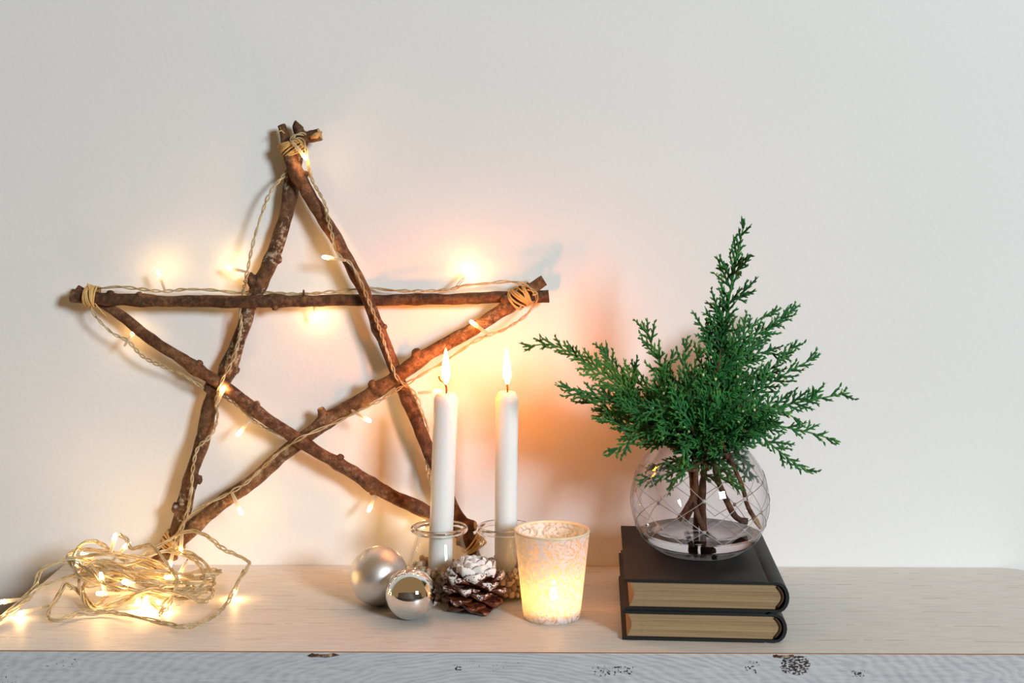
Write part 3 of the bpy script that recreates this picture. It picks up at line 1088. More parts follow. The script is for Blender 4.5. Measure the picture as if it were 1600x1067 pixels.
def pack(seed, n, cand_r, top):
    """small spheres settled in the jar round the candle"""
    g = np.random.default_rng(seed)
    rad = g.uniform(0.0029, 0.0042, n)
    th = g.uniform(0, 2 * PI, n)
    rr_ = np.sqrt(g.uniform((cand_r + .003) ** 2, 0.028 ** 2, n))
    p = np.stack([rr_ * np.cos(th), rr_ * np.sin(th), g.uniform(0.006, top, n)], 1)
    zs = np.linspace(0, 0.07, 71)
    ri = np.array([jar_r(z) - 0.0021 for z in zs])
    for it in range(160):
        d = p[:, None] - p[None]
        L = np.linalg.norm(d, axis=2) + np.eye(n)
        need = (rad[:, None] + rad[None]) * 0.93
        push = np.clip(need - L, 0, None)
        np.fill_diagonal(push, 0)
        p += (d / L[..., None] * push[..., None]).sum(1) * 0.32
        p[:, 2] -= 0.00025 * (1 - it / 160)
        r = np.linalg.norm(p[:, :2], axis=1) + 1e-9
        lim = np.interp(p[:, 2], zs, ri) - rad
        s = np.where(r > lim, lim / r, 1.0)
        s = np.where(r < cand_r + rad * 0.9, (cand_r + rad * 0.9) / r, s)
        p[:, :2] *= s[:, None]
        p[:, 2] = np.maximum(p[:, 2], 0.0036 + rad * 0.85)
    return p, rad


def fill_jar(loc, seed, label, stuff_label, group, cam_dir, dark=False):
    p, rad = pack(seed, 250, 0.0125, 0.04)
    cd = np.array(cam_dir[:2]) / np.linalg.norm(cam_dir[:2])
    r = np.linalg.norm(p[:, :2], axis=1)
    lim = np.array([jar_r(z) - 0.002 for z in p[:, 2]]) - rad
    front = (p[:, :2] @ cd) > -0.006
    show = ((r > lim - 0.0026) & front) | (p[:, 2] > np.quantile(p[:, 2], 0.82))
    idx = np.where(show)[0]
    rr = random.Random(seed)
    if len(idx) > 148:
        idx = np.array(sorted(idx, key=lambda i: -(p[i, :2] @ cd) - p[i, 2] * 0.5)[:148])
    keep = set(idx.tolist())
    first = True
    rest = MB()
    for i in range(len(p)):
        me = PEB[rr.choice([0, 0, 1, 1, 2, 3, 4, 4, 5, 6, 8])]
        rot = (rr.uniform(0, 6.28), rr.uniform(0, 6.28), rr.uniform(0, 6.28))
        if i in keep:
            o = bpy.data.objects.new('pebble', me)
            C.objects.link(o)
            o.location = Vector(loc) + Vector(p[i])
            o.rotation_euler = rot
            o.scale = (rad[i],) * 3
            tag(o, label, 'pebble', group)
        else:
            mat = Matrix.LocRotScale(Vector(loc) + Vector(p[i]), __import__('mathutils').Euler(rot), Vector((rad[i],) * 3))
            c = me.attributes['tint'].data[0].color
            rest.add([mat @ v.co for v in me.vertices], [tuple(q.vertices) for q in me.polygons], 0, [tuple(c)[:3]] * len(me.vertices))
    if dark:
        o = bpy.data.objects.new('pebble', PEB[7])
        C.objects.link(o)
        top = p[:, 2].max()
        o.location = Vector(loc) + Vector((-0.0175, -0.011, top + 0.0045))
        o.scale = (0.0062, 0.0045, 0.0042)
        o.rotation_euler = (0.3, 0.2, 0.4)
        tag(o, 'dark slate pebble on top of the tan pebbles beside the right candle', 'pebble')
    so = rest.build('pebble_fill', M['pebble'])
    so['kind'] = 'stuff'
    so['label'] = stuff_label
    so['category'] = 'pebbles'


def make_candle(loc, rad, h, label, lean, wick_pts, flame_off, fl_h, fl_r):
    t = thing('taper_candle', label, 'candle', loc)
    t.rotation_euler = (0, lean, 0)
    mb = MB()
    prof = [(0, 0), (rad * 0.96, 0), (rad * 0.99, 0.001), (rad * 0.985, h * 0.35), (rad, h - 0.0085), (rad * 0.985, h - 0.0068), (rad * 0.9, h - 0.004), (rad * 0.72, h - 0.0004), (rad * 0.6, h), (rad * 0.5, h - 0.0008), (rad * 0.3, h - 0.0018), (0, h - 0.002)]
    lathe(mb, prof, 40)
    mb.build('wax', M['wax'], t, sharp=40)
    k = MB()
    tube(k, spline([(x, y, h - 0.002 + z) for x, y, z in wick_pts], 0.001), 0.0010, 7)
    k.build('wick', M['wick'], t)
    k = MB()
    fp = [(0, 0), (0.35, 0.04), (0.72, 0.12), (0.96, 0.24), (1.0, 0.34), (0.9, 0.50), (0.68, 0.68), (0.42, 0.84), (0.2, 0.95), (0, 1.0)]
    lathe(k, [(r * fl_r, z * fl_h) for r, z in fp], 20)
    k.v = [(x - 0.0012 * (z / fl_h) ** 1.5, y, z) for x, y, z in k.v]
    f = k.build('flame', M['flame'], t)
    f.location = (flame_off[0], flame_off[1], h + flame_off[2])
    return t


jl = G(686, 930)
jr = G(788.5, 929)
make_jar(jl, 'glass jar of pebbles behind the silver balls, holding a candle')
make_jar(jr, 'glass jar of pebbles between the pine cone and the glowing votive')
cz = 0.0075
zt_l = P(695, 613, jl.y).z
zt_r = P(791.5, 612, jr.y).z
make_candle(jl + Vector((0.0002, 0, cz)), 0.0122, (zt_l - cz), 'lit white taper candle leaning slightly, in the jar behind the silver balls', 0.032,
            [(0, 0, 0), (0.0003, 0, 0.004), (-0.0005, 0, 0.009), (-0.003, -0.0005, 0.0125), (-0.0062, -0.001, 0.0145), (-0.0077, -0.001, 0.0185)], (-0.0008, 0.0, 0.0075), 0.0375, 0.0043)
make_candle(jr + Vector((0.0008, 0, cz)), 0.0115, (zt_r - cz), 'lit white taper candle standing upright, in the jar beside the votive', 0.004,
            [(0.0005, 0, 0), (0.0006, 0, 0.004), (0.0004, 0, 0.008), (-0.0002, -0.0003, 0.0125), (-0.0022, -0.001, 0.0138), (-0.0032, -0.001, 0.0135)], (0.0002, 0.0, 0.0070), 0.0380, 0.0043)
CAMV = Vector((0, -DW, H))
fill_jar(jl, 3, 'small tan pebble in the jar behind the silver balls', 'tan pebbles filling the inside of the jar behind the silver balls', 'pebbles in the jar behind the silver balls', CAMV - jl)
fill_jar(jr, 5, 'small tan pebble in the jar beside the glowing votive', 'tan pebbles filling the inside of the jar beside the glowing votive', 'pebbles in the jar beside the votive', CAMV - jr, True)

# ------------------------------------------------------------------ votive glass with a tealight
vc = G(862, 964)
vot = thing('votive_holder', 'embossed white and gold glass votive holder glowing from its tealight', 'candle holder', vc)


def votive():
    h, rb, rt, th = 0.0835, 0.0273, 0.0362, 0.0022
    pts = [(rb - 0.002, 0.0, 0.0), (rb, 0.0015, 0.02)]
    for k in range(1, 25):
        z = 0.0015 + (h - 0.0015) * k / 24
        pts.append((rb + (rt - rb) * (k / 24), z, z / h))
    inn = [(rt - th, h, 1.0)]
    for k in range(1, 25):
        z = h + (0.006 - h) * k / 24
        inn.append((rt - th + (rb - rt) * (k / 24), z, z / h))
    prof = [(0.0001, 0, 0.0)] + pts + inn + [(0.0001, 0.006, 0.05)]
    n = 72
    vs, fs, uvs, mi = [], [], [], []
    for r, z, v in prof:
        for k in range(n):
            vs.append((r * math.cos(2 * PI * k / n), r * math.sin(2 * PI * k / n), z))
    for i in range(len(prof) - 1):
        for k in range(n):
            q = (k + 1) % n
            fs.append((i * n + k, i * n + q, (i + 1) * n + q, (i + 1) * n + k))
            mi.append(0 if i < len(pts) else 1)
            uvs += [(k / n, prof[i][2]), ((k + 1) / n, prof[i][2]), ((k + 1) / n, prof[i + 1][2]), (k / n, prof[i + 1][2])]
    mb = MB()
    mb.add(vs, fs)
    mb.m = mi
    o = mb.build('glass_cup', [M['votive'], M['glass']], vot, sharp=50)
    uv = o.data.uv_layers.new(name='UVMap')
    uv.data.foreach_set('uv', [c for q in uvs for c in q])
    k = MB()
    lathe(k, [(0.0352 + 0.0013 * math.cos(2 * PI * a / 10), h + 0.0013 * math.sin(2 * PI * a / 10)) for a in range(10)], 72, closed=True)
    k.build('rim', M['frost'], vot)


votive()
tl = thing('tealight_candle', 'small lit tealight candle inside the embossed votive holder', 'candle', vc + Vector((0.002, -0.002, 0.0062)))
k = MB()
lathe(k, [(0, 0), (0.0185, 0), (0.0188, 0.0005), (0.0188, 0.0085), (0.0182, 0.0088), (0.0178, 0.0075), (0.0178, 0.001), (0, 0.001)], 36)
k.build('clear_cup', M['glass'], tl, sharp=40)
k = MB()
lathe(k, [(0, 0.0012), (0.0176, 0.0012), (0.0176, 0.0062), (0.012, 0.0062), (0.003, 0.0060), (0, 0.0060)], 32)
k.build('wax', M['wax'], tl, sharp=40)
k = MB()
tube(k, [(0, 0, 0.006), (0.0002, 0, 0.0095), (0.0008, 0, 0.0125)], 0.0007, 6)
k.build('wick', M['wick'], tl)
k = MB()
lathe(k, [(r * 0.0042, 0.0095 + z * 0.021) for r, z in [(0, 0), (0.5, 0.06), (0.9, 0.2), (1, 0.34), (0.8, 0.55), (0.45, 0.8), (0, 1)]], 16)
k.build('flame', M['flame_votive'], tl)


# ------------------------------------------------------------------ silver baubles
def bauble(c, r, mat, label, capdir):
    t = thing('bauble', label, 'bauble', c)
    mb = MB()
    lathe(mb, [(r * math.sin(PI * k / 40), -r * math.cos(PI * k / 40)) if 0 < k < 40 else (0, -r if k == 0 else r) for k in range(41)], 72)
    mb.build('ball', mat, t)
    q = Vector(capdir).normalized().to_track_quat('Z', 'Y').to_euler()
    k = MB()
    lathe(k, [(0, r + 0.006), (0.0035, r + 0.006), (0.0042, r + 0.0052), (0.0042, r - 0.0006), (0, r - 0.001)], 20)
    o = k.build('cap', M['silver'], t, sharp=40)
    o.rotation_euler = q
    k = MB()
    tube(k, [(0.0032 * math.sin(2 * PI * a / 20), 0, r + 0.0085 - 0.0034 * math.cos(2 * PI * a / 20)) for a in range(21)], 0.0004, 5)
    o = k.build('hanger_loop', M['wire'], t)
    o.rotation_euler = q


def ball_at(px, py, rpx):
    D = F * H / (py - HOR + rpx)
    r = rpx / F * D
    p = P(px, py, D - DW)
    return Vector((p.x, p.y, r)), r


bc, br = ball_at(592.5, 900, 45.5)
bauble(bc + Vector((-0.0005, 0, 0)), br, M['silver_matte'], 'large matte silver bauble, the bigger of the two balls', (0.2, 1, 0.1))
bc2, br2 = ball_at(641.5, 928, 39.5)
bauble(bc2, br2, M['silver'], 'small shiny mirror silver bauble in front of the matte one', (0.85, 0.55, -0.45))


# ------------------------------------------------------------------ pine cone
def pine_cone():
    c = G(741, 953)
    t = thing('pine_cone', 'brown pine cone with white snow painted tips standing before the jars', 'pine cone', c + Vector((0, -0.001, 0)))
    k = MB()
    lathe(k, [(0, 0.003), (0.009, 0.004), (0.012, 0.012), (0.010, 0.026), (0.006, 0.036), (0, 0.041)], 16)
    k.build('core', M['stem'], t)
    # one scale: length along +X, wide in Y, thick in Z; v of the UV runs to the tip
    nl, nw = 7, 7
    vs, uvs = [], []
    for side in (1, -1):
        for i in range(nl):
            a = i / (nl - 1)
            w = (0.20 + 0.80 * math.sin(min(1, a * 1.22) * PI * 0.52)) * (1.0 if a < 0.72 else math.sqrt(max(0.02, 1 - ((a - 0.72) / 0.30) ** 2)))
            for j in range(nw):
                b = -1 + 2 * j / (nw - 1)
                x = a - 0.10 * b * b * a
                th = (0.06 + 0.20 * a ** 2) * (1 - b * b * 0.75) * (1 if a < 0.95 else 0.35)
                lip = 0.16 * a ** 3
                umbo = 0.14 * math.exp(-((a - 0.86) / 0.1) ** 2 - (b / 0.35) ** 2)
                cup = 0.10 * b * b * a
                vs.append((x, b * w * 0.5, lip + cup + (th * 0.5 if side > 0 else -th * 0.5 - umbo)))
                uvs.append((j / (nw - 1), a))
    fs = []
    for s in (0, 1):
        o = s * nl * nw
        for i in range(nl - 1):
            for j in range(nw - 1):
                q = (o + i * nw + j, o + (i + 1) * nw + j, o + (i + 1) * nw + j + 1, o + i * nw + j + 1)
                fs.append(q if s == 0 else q[::-1])
    N = nl * nw
    edge = [i * nw for i in range(nl)] + [(nl - 1) * nw + j for j in range(1, nw)] + [i * nw + nw - 1 for i in reversed(range(nl - 1))] + [j for j in reversed(range(1, nw - 1))]
    for e, f in zip(edge, edge[1:] + edge[:1]):
        fs.append((f, e, e + N, f + N))
    mb = MB()
    mb.add(vs, fs)
    me = mb.mesh('scale', M['scale'])
    ul = me.uv_layers.new(name='UVMap')
    ul.data.foreach_set('uv', [cc for lp in me.loops for cc in uvs[lp.vertex_index]])
    rr = random.Random(12)
    n = 50
    for i in range(n):
        f = i / (n - 1)
        th = i * 2.39996 + 0.4
        el = math.radians(-42 + 100 * f ** 0.9 + rr.uniform(-5, 5))
        L = (0.0285 if f < 0.5 else 0.0285 - 0.0135 * (f - 0.5) / 0.5) * (0.80 + 0.4 * min(1, f * 4) * 0.5) * rr.uniform(.95, 1.05)
        z = 0.0135 + 0.024 * f
        rb = 0.0045 * (1 - 0.25 * f)
        o = bpy.data.objects.new('scale', me)
        C.objects.link(o)
        o.parent = t
        o.location = (rb * math.cos(th), rb * math.sin(th), z)
        o.rotation_euler = (rr.uniform(-.15, .15), -el, th)
        wd = (0.0248 if f < 0.5 else 0.0248 - 0.0125 * (f - 0.5) / 0.5)
        o.scale = (L, wd * 1.08, 0.024)
        sn = 0.0 if f < 0.22 else min(0.9, (f - 0.2) * 1.5) * rr.uniform(0.7, 1.1)
        if 0.22 < f < 0.5 and rr.random() < 0.25:
            sn *= 0.3
        o.color = (sn, sn, sn, 1)
    return t


pine_cone()


# ------------------------------------------------------------------ books
def book(name, label, origin, rotz, W, Dp, T, seed):
    """origin: near left bottom corner; X to the spine, Y to the wall"""
    t = thing(name, label, 'book', origin, rotz)
    bt = 0.0026
    bulge = 0.0075
    Wb = W - bulge - 0.004
    # cover section in X-Z, outer then inner
    def arc(x0, r, z0, z1, n=10):
        return [(x0 + r * math.sin(PI * k / n), z0 + (z1 - z0) * (1 - math.cos(PI * k / n)) / 2) for k in range(n + 1)]
    jx = Wb - 0.007
    out = [(0.0, 0.0004), (0.0006, 0.0), (jx - 0.003, 0.0), (jx, 0.0011), (jx + 0.003, 0.0), (Wb, 0.0)] + arc(Wb + 0.001, bulge + 0.003, 0.0004, T - 0.0004) + \
          [(Wb, T), (jx + 0.003, T), (jx, T - 0.0011), (jx - 0.003, T), (0.0006, T), (0.0, T - 0.0004)]
    inn = [(0.0, T - bt + 0.0003), (0.0006, T - bt), (Wb, T - bt)] + [p for p in reversed(arc(Wb, bulge + 0.0008, bt, T - bt))] + [(Wb, bt), (0.0006, bt), (0.0, bt - 0.0003)]
    sec = out + inn
    n = len(sec)
    mb = MB()
    vs = [(x, 0, z) for x, z in sec] + [(x, Dp, z) for x, z in sec]
    fs = [(i, (i + 1) % n, n + (i + 1) % n, n + i) for i in range(n)]
    mb.add(vs, fs)
    # end faces as strips
    no, ni = len(out), len(inn)
    for off, flip in ((0, False), (n, True)):
        import mathutils
        tri = mathutils.geometry.tessellate_polygon([[Vector((x, z, 0)) for x, z in sec]])
        for a in tri:
            q = tuple(off + i for i in (a if flip else a[::-1]))
            mb.f.append(q)
            mb.m.append(0)
    o = mb.build('cover', M['cover'], t, sharp=35)
    # page block: hollow fore-edge on the left, rounded back on the right
    x0, x1 = 0.0045, Wb - 0.0015
    z0, z1 = bt + 0.0001, T - bt - 0.0001
    k = MB()
    m_ = 12
    left = [(x0 + 0.0042 * math.sin(PI * i / m_), z1 + (z0 - z1) * i / m_) for i in range(m_ + 1)]
    right = [(x1 + (bulge - 0.0008) * math.sin(PI * i / m_), z0 + (z1 - z0) * i / m_) for i in range(m_ + 1)]
    poly = left + right
    q = len(poly)
    y0, y1 = 0.0035, Dp - 0.0035
    k.add([(x, y0, z) for x, z in poly] + [(x, y1, z) for x, z in poly], [(i, (i + 1) % q, q + (i + 1) % q, q + i) for i in range(q)])
    for i in range(m_):     # ends as horizontal strips
        a, b = i, i + 1
        c, d = q - 1 - i - 1, q - 1 - i
        k.f.append((a, b, c, d)); k.m.append(0)
        k.f.append((q + d, q + c, q + b, q + a)); k.m.append(0)
    k.build('page_block', M['pages'], t, sharp=35)
    # cloth headband with its ribs along the rounded back
    k = MB()
    pts = [(x1 + (bulge - 0.0004) * math.sin(PI * i / 12) + 0.0004, 0.0026, z0 + (z1 - z0) * i / 12) for i in range(1, 12)]
    tube(k, pts, 0.0011, 7)
    rb = MB()
    k.build('headband', M['headband'], t)
    return t


bo = G(972, 999.5)
RZ = math.radians(-3.4)
T1, T2 = 0.0268, 0.0282
book('book', 'lower black hardback book of the stack lying on the shelf', bo, RZ, 0.1495, 0.2, T1, 1)
book('book', 'upper black hardback book of the stack, under the glass vase', bo + Vector((0.0022, 0.001, T1 + 0.0002)), RZ, 0.1495, 0.2, T2, 2)
ZB = T1 + T2 + 0.0004

# ------------------------------------------------------------------ vase
vb = G(1093, 860, ZB)
vase = thing('glass_vase', 'round clear glass bowl vase with cut diamond lattice on the books', 'vase', vb)
VR, VZ = 0.0680, 0.0505


def vr(z, r=VR):
    """radius of the bowl at height z above its foot"""
    q = r * r - (z - VZ) ** 2
    s = math.sqrt(max(q, 0))
    if z < 0.012:       # drawn in to the foot
        s = s * (0.83 + 0.17 * (z / 0.012) ** 0.6)
    return s


def vase_build():
    zt = VZ + 0.054
    zz = [0.0085 + (zt - 0.0085) * (1 - math.cos(PI * k / 30)) / 2 for k in range(31)]
    prof = [(vr(z), z) for z in zz]
    lip = [(vr(zt) + 0.0004, zt + 0.0012), (vr(zt) - 0.0006, zt + 0.0018), (vr(zt) - 0.0014, zt + 0.0008)]
    inner = [(vr(z) - 0.0016, z) for z in reversed(zz)]
    mb = MB()
    lathe(mb, prof + lip + inner, 80)
    mb.build('bowl', M['vase'], vase, sharp=60)
    k = MB()
    pr = [(0, 0.0008), (0.026, 0.0006), (0.0355, 0.0)] + [(vr(z), z) for z in (0.0006, 0.0018, 0.0035, 0.0055, 0.0084)] + [(vr(0.0084) - 0.0016, 0.0084), (0.038, 0.0062), (0.026, 0.0045), (0.012, 0.0052), (0, 0.0058)]
    lathe(k, pr, 80)
    k.build('base', M['vase_base'], vase, sharp=50)
    # cut lattice: two families of curves, a ground dot where they meet in two rows
    n = 10
    zb, z1, z2, zt2 = 0.0205, 0.0338, 0.0635, 0.0805
    key_z = [zb, z1, (z1 + z2) / 2, z2, zt2]
    ph = -PI / 2 - math.radians(22)
    for fam in (1, -1):
        for i in range(n):
            pts = []
            for s in range(33):
                a = s / 32 * 4
                z = np.interp(a, range(5), key_z)
                th = ph + 2 * PI * i / n + fam * a * PI / n
                r = vr(z) + 0.00012
                pts.append((r * math.cos(th), r * math.sin(th), z))
            k = MB()
            tube(k, pts, 0.00036, 5)
            k.build('cut_line', M['etch'], vase)
    for z, odd in ((z1, 1), (z2, 1)):
        for i in range(n):
            th = ph + 2 * PI * i / n + PI / n
            k = MB()
            r = vr(z)
            lathe(k, [(0, -0.0006), (0.0016, -0.0005), (0.0020, 0.0), (0.0016, 0.0005), (0, 0.0006)], 12)
            o = k.build('cut_dot', M['etch'], vase)
            nrm = Vector((r * math.cos(th), r * math.sin(th), z - VZ)).normalized()
            o.location = (r * math.cos(th), r * math.sin(th), z)
            o.rotation_euler = nrm.to_track_quat('Z', 'Y').to_euler()


vase_build()
# water
k = MB()
wz = 0.0185
prw = [(0, 0.0062), (0.012, 0.0056), (0.026, 0.0050), (0.038, 0.0067)] + [(vr(z) - 0.0020, z) for z in (0.0092, 0.012, 0.0155, wz)] + [(0.03, wz), (0, wz)]
lathe(k, prw, 80)
wo = k.build('water', M['water'], sharp=40)
wo.location = vb
tag(wo, 'shallow clear water standing in the bottom of the round glass vase', 'water')


# ------------------------------------------------------------------ juniper
class Sprig:
    def __init__(s, label, seed):
        s.rr = random.Random(seed)
        s.t = thing('juniper_sprig', label, 'greenery', vb)
        s.berries = []

    def vecs(s, pts):
        return [Vector(P(px, py, vb.y + dy)) - vb for px, py, dy in pts]

    def twig(s, mb, a, d, L, r, c0, c1, bend):
        """one thin shoot clad in scale leaves: a tapering, faintly knobbly tube"""
        n = 4 if L > 0.006 else 3
        pts = [a + d * (L * i / n) + bend * (L * (i / n) ** 2) for i in range(n + 1)]
        rad = [r * (1 - 0.25 * i / n) * (1.0 + (0.10 if i % 2 else -0.04)) for i in range(n + 1)]
        rad[-1] = r * 0.32
        col = [tuple(c0[q] + (c1[q] - c0[q]) * (i / n) for q in range(3)) for i in range(n + 1)]
        tube(mb, pts, rad, 5, 0, False, None, None, col)
        return pts

    def branch(s, path, name, len0, len1, dens=1.0, start=0.12, flat=0.55, r0=0.0016, hue=0.0, woody=0.45):
        """path: pixel control points of the axis; side shoots LEN0 long low down to LEN1 at the tip, both in metres"""
        rr = s.rr
        q = [Vector(p) for p in spline([tuple(v) for v in s.vecs(path)], 0.004)]
        n = len(q)
        # woody axis
        k = MB()
        nw = max(4, int(n * woody))
        tube(k, q[:nw], np.linspace(r0 * 1.5, r0 * 0.75, nw), 7)
        k.build('stem', M['stem'], s.t)
        mb = MB()
        DARK, MID, TIP = (0.010, 0.050, 0.015), (0.022, 0.145, 0.036), (0.11, 0.34, 0.065)
        DARK = tuple(c * (1 + hue * x) for c, x in zip(DARK, (2.2, .5, -.4)))  # hue turns leaves olive: warm candle light put into their colour
        MID = tuple(c * (1 + hue * x) for c, x in zip(MID, (2.6, .55, -.2)))
        ax = q[max(0, nw - 3):]
        m = len(ax)
        tube(mb, ax, np.linspace(r0 * 0.8, 0.0007, m), 5, 0, False, None, None, [tuple(MID[c] + (TIP[c] - MID[c]) * (i / m) for c in range(3)) for i in range(m)])
        T, U, V = frames([tuple(p) for p in q])
        spacing = 0.0038 / dens
        dist, side = start * n * 0.004, 1
        tot = (n - 1) * 0.004
        while dist < tot:
            f = dist / tot
            i = min(n - 1, int(dist / 0.004))
            side = -side
            ang = rr.uniform(0.55, 0.95) * (1 - 0.25 * f)
            tdir = Vector(T[i])
            # the spray plane faces the viewer more or less
            view = Vector((0, -1, 0.25)).normalized()
            lat = tdir.cross(view).normalized()
            rot = rr.gauss(0, 1 - flat) * 1.3
            lat = (Matrix.Rotation(rot, 3, tdir) @ lat) * side
            d = (tdir * math.cos(ang) + lat * math.sin(ang)).normalized()
            L = (len0 * 1.2 + (len1 - len0 * 1.2) * f) * rr.choice((0.5, 0.8, 1.0, 1.0, 1.3)) * rr.uniform(0.8, 1.15)
            shade = rr.uniform(0.7, 1.15)
            s.spray(mb, q[i], d, L, rr, tuple(c * shade for c in DARK), tuple(c * shade for c in MID), tuple(c * shade for c in TIP), tdir)
            dist += spacing * rr.uniform(0.7, 1.35)
        s.spray(mb, q[-1] - Vector(T[-1]) * 0.003, Vector(T[-1]), len1 * 0.9, rr, DARK, MID, TIP, Vector(T[-1]))
        mb.build('foliage', M['foliage'], s.t)

    def spray(s, mb, a, d, L, rr, dark, mid, tip, along, lev=0):
        bend = (along * 0.35 + Vector((rr.uniform(-.15, .15), rr.uniform(-.15, .15), rr.uniform(-.1, .2))))
        r = 0.00110
        mm = tuple((x + y) / 2 for x, y in zip(dark, mid))
        if L < 0.008:
            s.twig(mb, a, d, L, r, mid, tip, bend * 0.4)
            return
        n = max(3, int(L / 0.004))
        pts = [a + d * (L * i / n) + bend * (L * 0.5 * (i / n) ** 2) for i in range(n + 1)]
        col = [tuple(mm[c] + ((tip[c] if i == n else mid[c]) - mm[c]) * (i / n) for c in range(3)) for i in range(n + 1)]
        rad = [0.00130 * (1 - 0.35 * i / n) for i in range(n + 1)]
        rad[-1] = 0.0003
        tube(mb, pts, rad, 5, 0, False, None, None, col)
        nrm = d.cross(Vector((rr.uniform(-.4, .4), -1, rr.uniform(-.2, .5)))).normalized()
        k = 0
        x = 0.003
        sd = rr.choice((-1, 1))
        while x < L - 0.001:
            f = x / L
            i = min(n - 1, int(f * n))
            dd = (pts[i + 1] - pts[i]).normalized()
            lat = (Matrix.Rotation(rr.gauss(0, 0.55), 3, dd) @ nrm) * sd
            w = (dd * 0.75 + lat * rr.uniform(0.5, 0.85)).normalized()
            l2 = min(0.0165, max(0.0036, (L - x) * 0.55)) * rr.uniform(0.65, 1.2)
            p = pts[i].lerp(pts[i + 1], f * n - i)
            if l2 > 0.0095 and lev < 1:
                s.spray(mb, p, w, l2 * 1.1, rr, dark, mid, tip, d, lev + 1)
                sd = -sd
                x += rr.uniform(0.0028, 0.0045)
                continue
            l2 = min(l2, 0.0115)
            c1 = tuple(mid[c] + (tip[c] - mid[c]) * rr.uniform(0.1, 0.8) for c in range(3))
            tw = s.twig(mb, p, w, l2, 0.00105, mid, c1, bend * 0.25)
            if l2 > 0.006:
                for ff, sg in ((0.45, 1), (0.7, -1)):
                    if rr.random() < 0.75:
                        pp = tw[0].lerp(tw[-1], ff)
                        w2 = (w * 0.8 + nrm * sg * 0.6 * rr.uniform(.6, 1.1) + Vector((0, rr.uniform(-.3, .3), 0))).normalized()
                        s.twig(mb, pp, w2, l2 * rr.uniform(0.3, 0.6), 0.00098, mid, c1, bend * 0.1)
            if rr.random() < 0.012:
                s.berries.append(p + w * 0.002 + Vector((0, -0.002, 0)))
            sd = -sd
            x += rr.uniform(0.0022, 0.0038)

    def cut_stem(s, pts, r, peeled=False):
        k = MB()
        v = s.vecs(pts)
        q = spline([tuple(p) for p in v], 0.004)
        n = len(q)
        rr = s.rr
        wob = np.ones((n, 9)) + np.array([[rr.uniform(-.1, .1) for _ in range(9)] for _ in range(n)])
        tube(k, q, np.linspace(r, r * 0.85, n), 9, 0, True, 1, wob)
        o = k.build('stem', [M['stem'], M['cut']], s.t, sharp=60)
        if peeled:
            k = MB()
            d = Vector(q[0]) - Vector(q[3])
            tube(k, [tuple(Vector(q[2])), tuple(Vector(q[0])), tuple(Vector(q[0]) + d.normalized() * 0.008)], [r * 1.08, r * 1.12, r * 0.55], 9)
            kk = k.build('peeled_end', M['cut'], s.t)

    def done(s):
        if s.berries:
            k = MB()
            for b in s.berries:
                lathe(k, [(0, -0.0016), (0.0010, -0.0011), (0.0014, 0), (0.0010, 0.0011), (0, 0.0016)], 7, 0, tuple(b))
            o = k.build('seed_cones', M['berry'], s.t)
            o['kind'] = 'stuff'
            o['label'] = 'pale yellow green seed cones'


# tall sprig in the middle
a = Sprig('tallest juniper sprig, rising to a thin pointed tip against the wall', 21)
a.cut_stem([(1100, 842, .012), (1098, 790, .008), (1100, 735, .004), (1108, 660, .004)], 0.0034)
a.branch([(1106, 680, .004), (1114, 620, -.004), (1124, 560, -.014), (1134, 500, -.026), (1143, 445, -.038), (1152, 400, -.048), (1162, 352, -.056)], 'a', 0.040, 0.010, 0.85, 0.02, 0.6, 0.0017)
a.branch([(1106, 700, .0), (1112, 640, -.006), (1118, 590, -.010), (1125, 545, -.012), (1128, 500, -.012)], 'b', 0.028, 0.012, 0.9, 0.05, 0.45)
a.branch([(1108, 690, .01), (1122, 640, .02), (1135, 600, .03), (1146, 560, .036), (1152, 520, .04)], 'c', 0.028, 0.012, 0.9, 0.1, 0.5)
a.done()
b_ = Sprig('juniper sprig fanning to the upper right, closest to the wall', 22)
b_.cut_stem([(1086, 838, .02), (1090, 790, .018), (1100, 740, .018), (1112, 690, .022)], 0.003)
b_.branch([(1110, 690, .022), (1126, 620, .035), (1150, 560, .05), (1180, 525, .06), (1210, 505, .066), (1238, 485, .07)], 'a', 0.030, 0.014, 0.95, 0.08, 0.7, hue=0.0)
b_.branch([(1118, 650, .03), (1135, 600, .04), (1160, 565, .05), (1195, 550, .055), (1228, 560, .058)], 'b', 0.026, 0.010, 0.9, 0.1, 0.7)
b_.branch([(1118, 640, .03), (1135, 580, .045), (1158, 530, .055), (1188, 498, .06), (1212, 486, .062)], 'c', 0.022, 0.010, 0.9, 0.2, 0.7)
b_.done()
c_ = Sprig('juniper sprig stretching far to the left above the candle light', 23)
c_.cut_stem([(1112, 850, -.012), (1094, 815, -.006), (1084, 780, -.002), (1080, 740, -.002), (1066, 700, -.004)], 0.0030, True)
c_.branch([(1066, 700, -.004), (1035, 662, -.010), (1000, 630, -.014), (960, 598, -.018), (920, 570, -.02), (885, 548, -.022), (858, 538, -.022), (824, 541, -.022)], 'a', 0.030, 0.008, 0.85, 0.08, 0.75, hue=0.9)
c_.branch([(1060, 700, -.01), (1020, 660, -.02), (975, 635, -.03), (930, 618, -.035), (882, 605, -.04)], 'b', 0.030, 0.012, 0.95, 0.1, 0.6, hue=0.2)
c_.branch([(1060, 705, -.005), (1020, 680, -.01), (985, 655, -.01), (950, 640, -.012), (915, 625, -.012)], 'c', 0.026, 0.011, 0.8, 0.15, 0.6, hue=0.5)
c_.branch([(1050, 690, -.015), (1015, 668, -.03), (985, 672, -.038), (960, 660, -.042), (935, 655, -.044)], 'd', 0.024, 0.010, 0.9, 0.1, 0.6, hue=0.15)
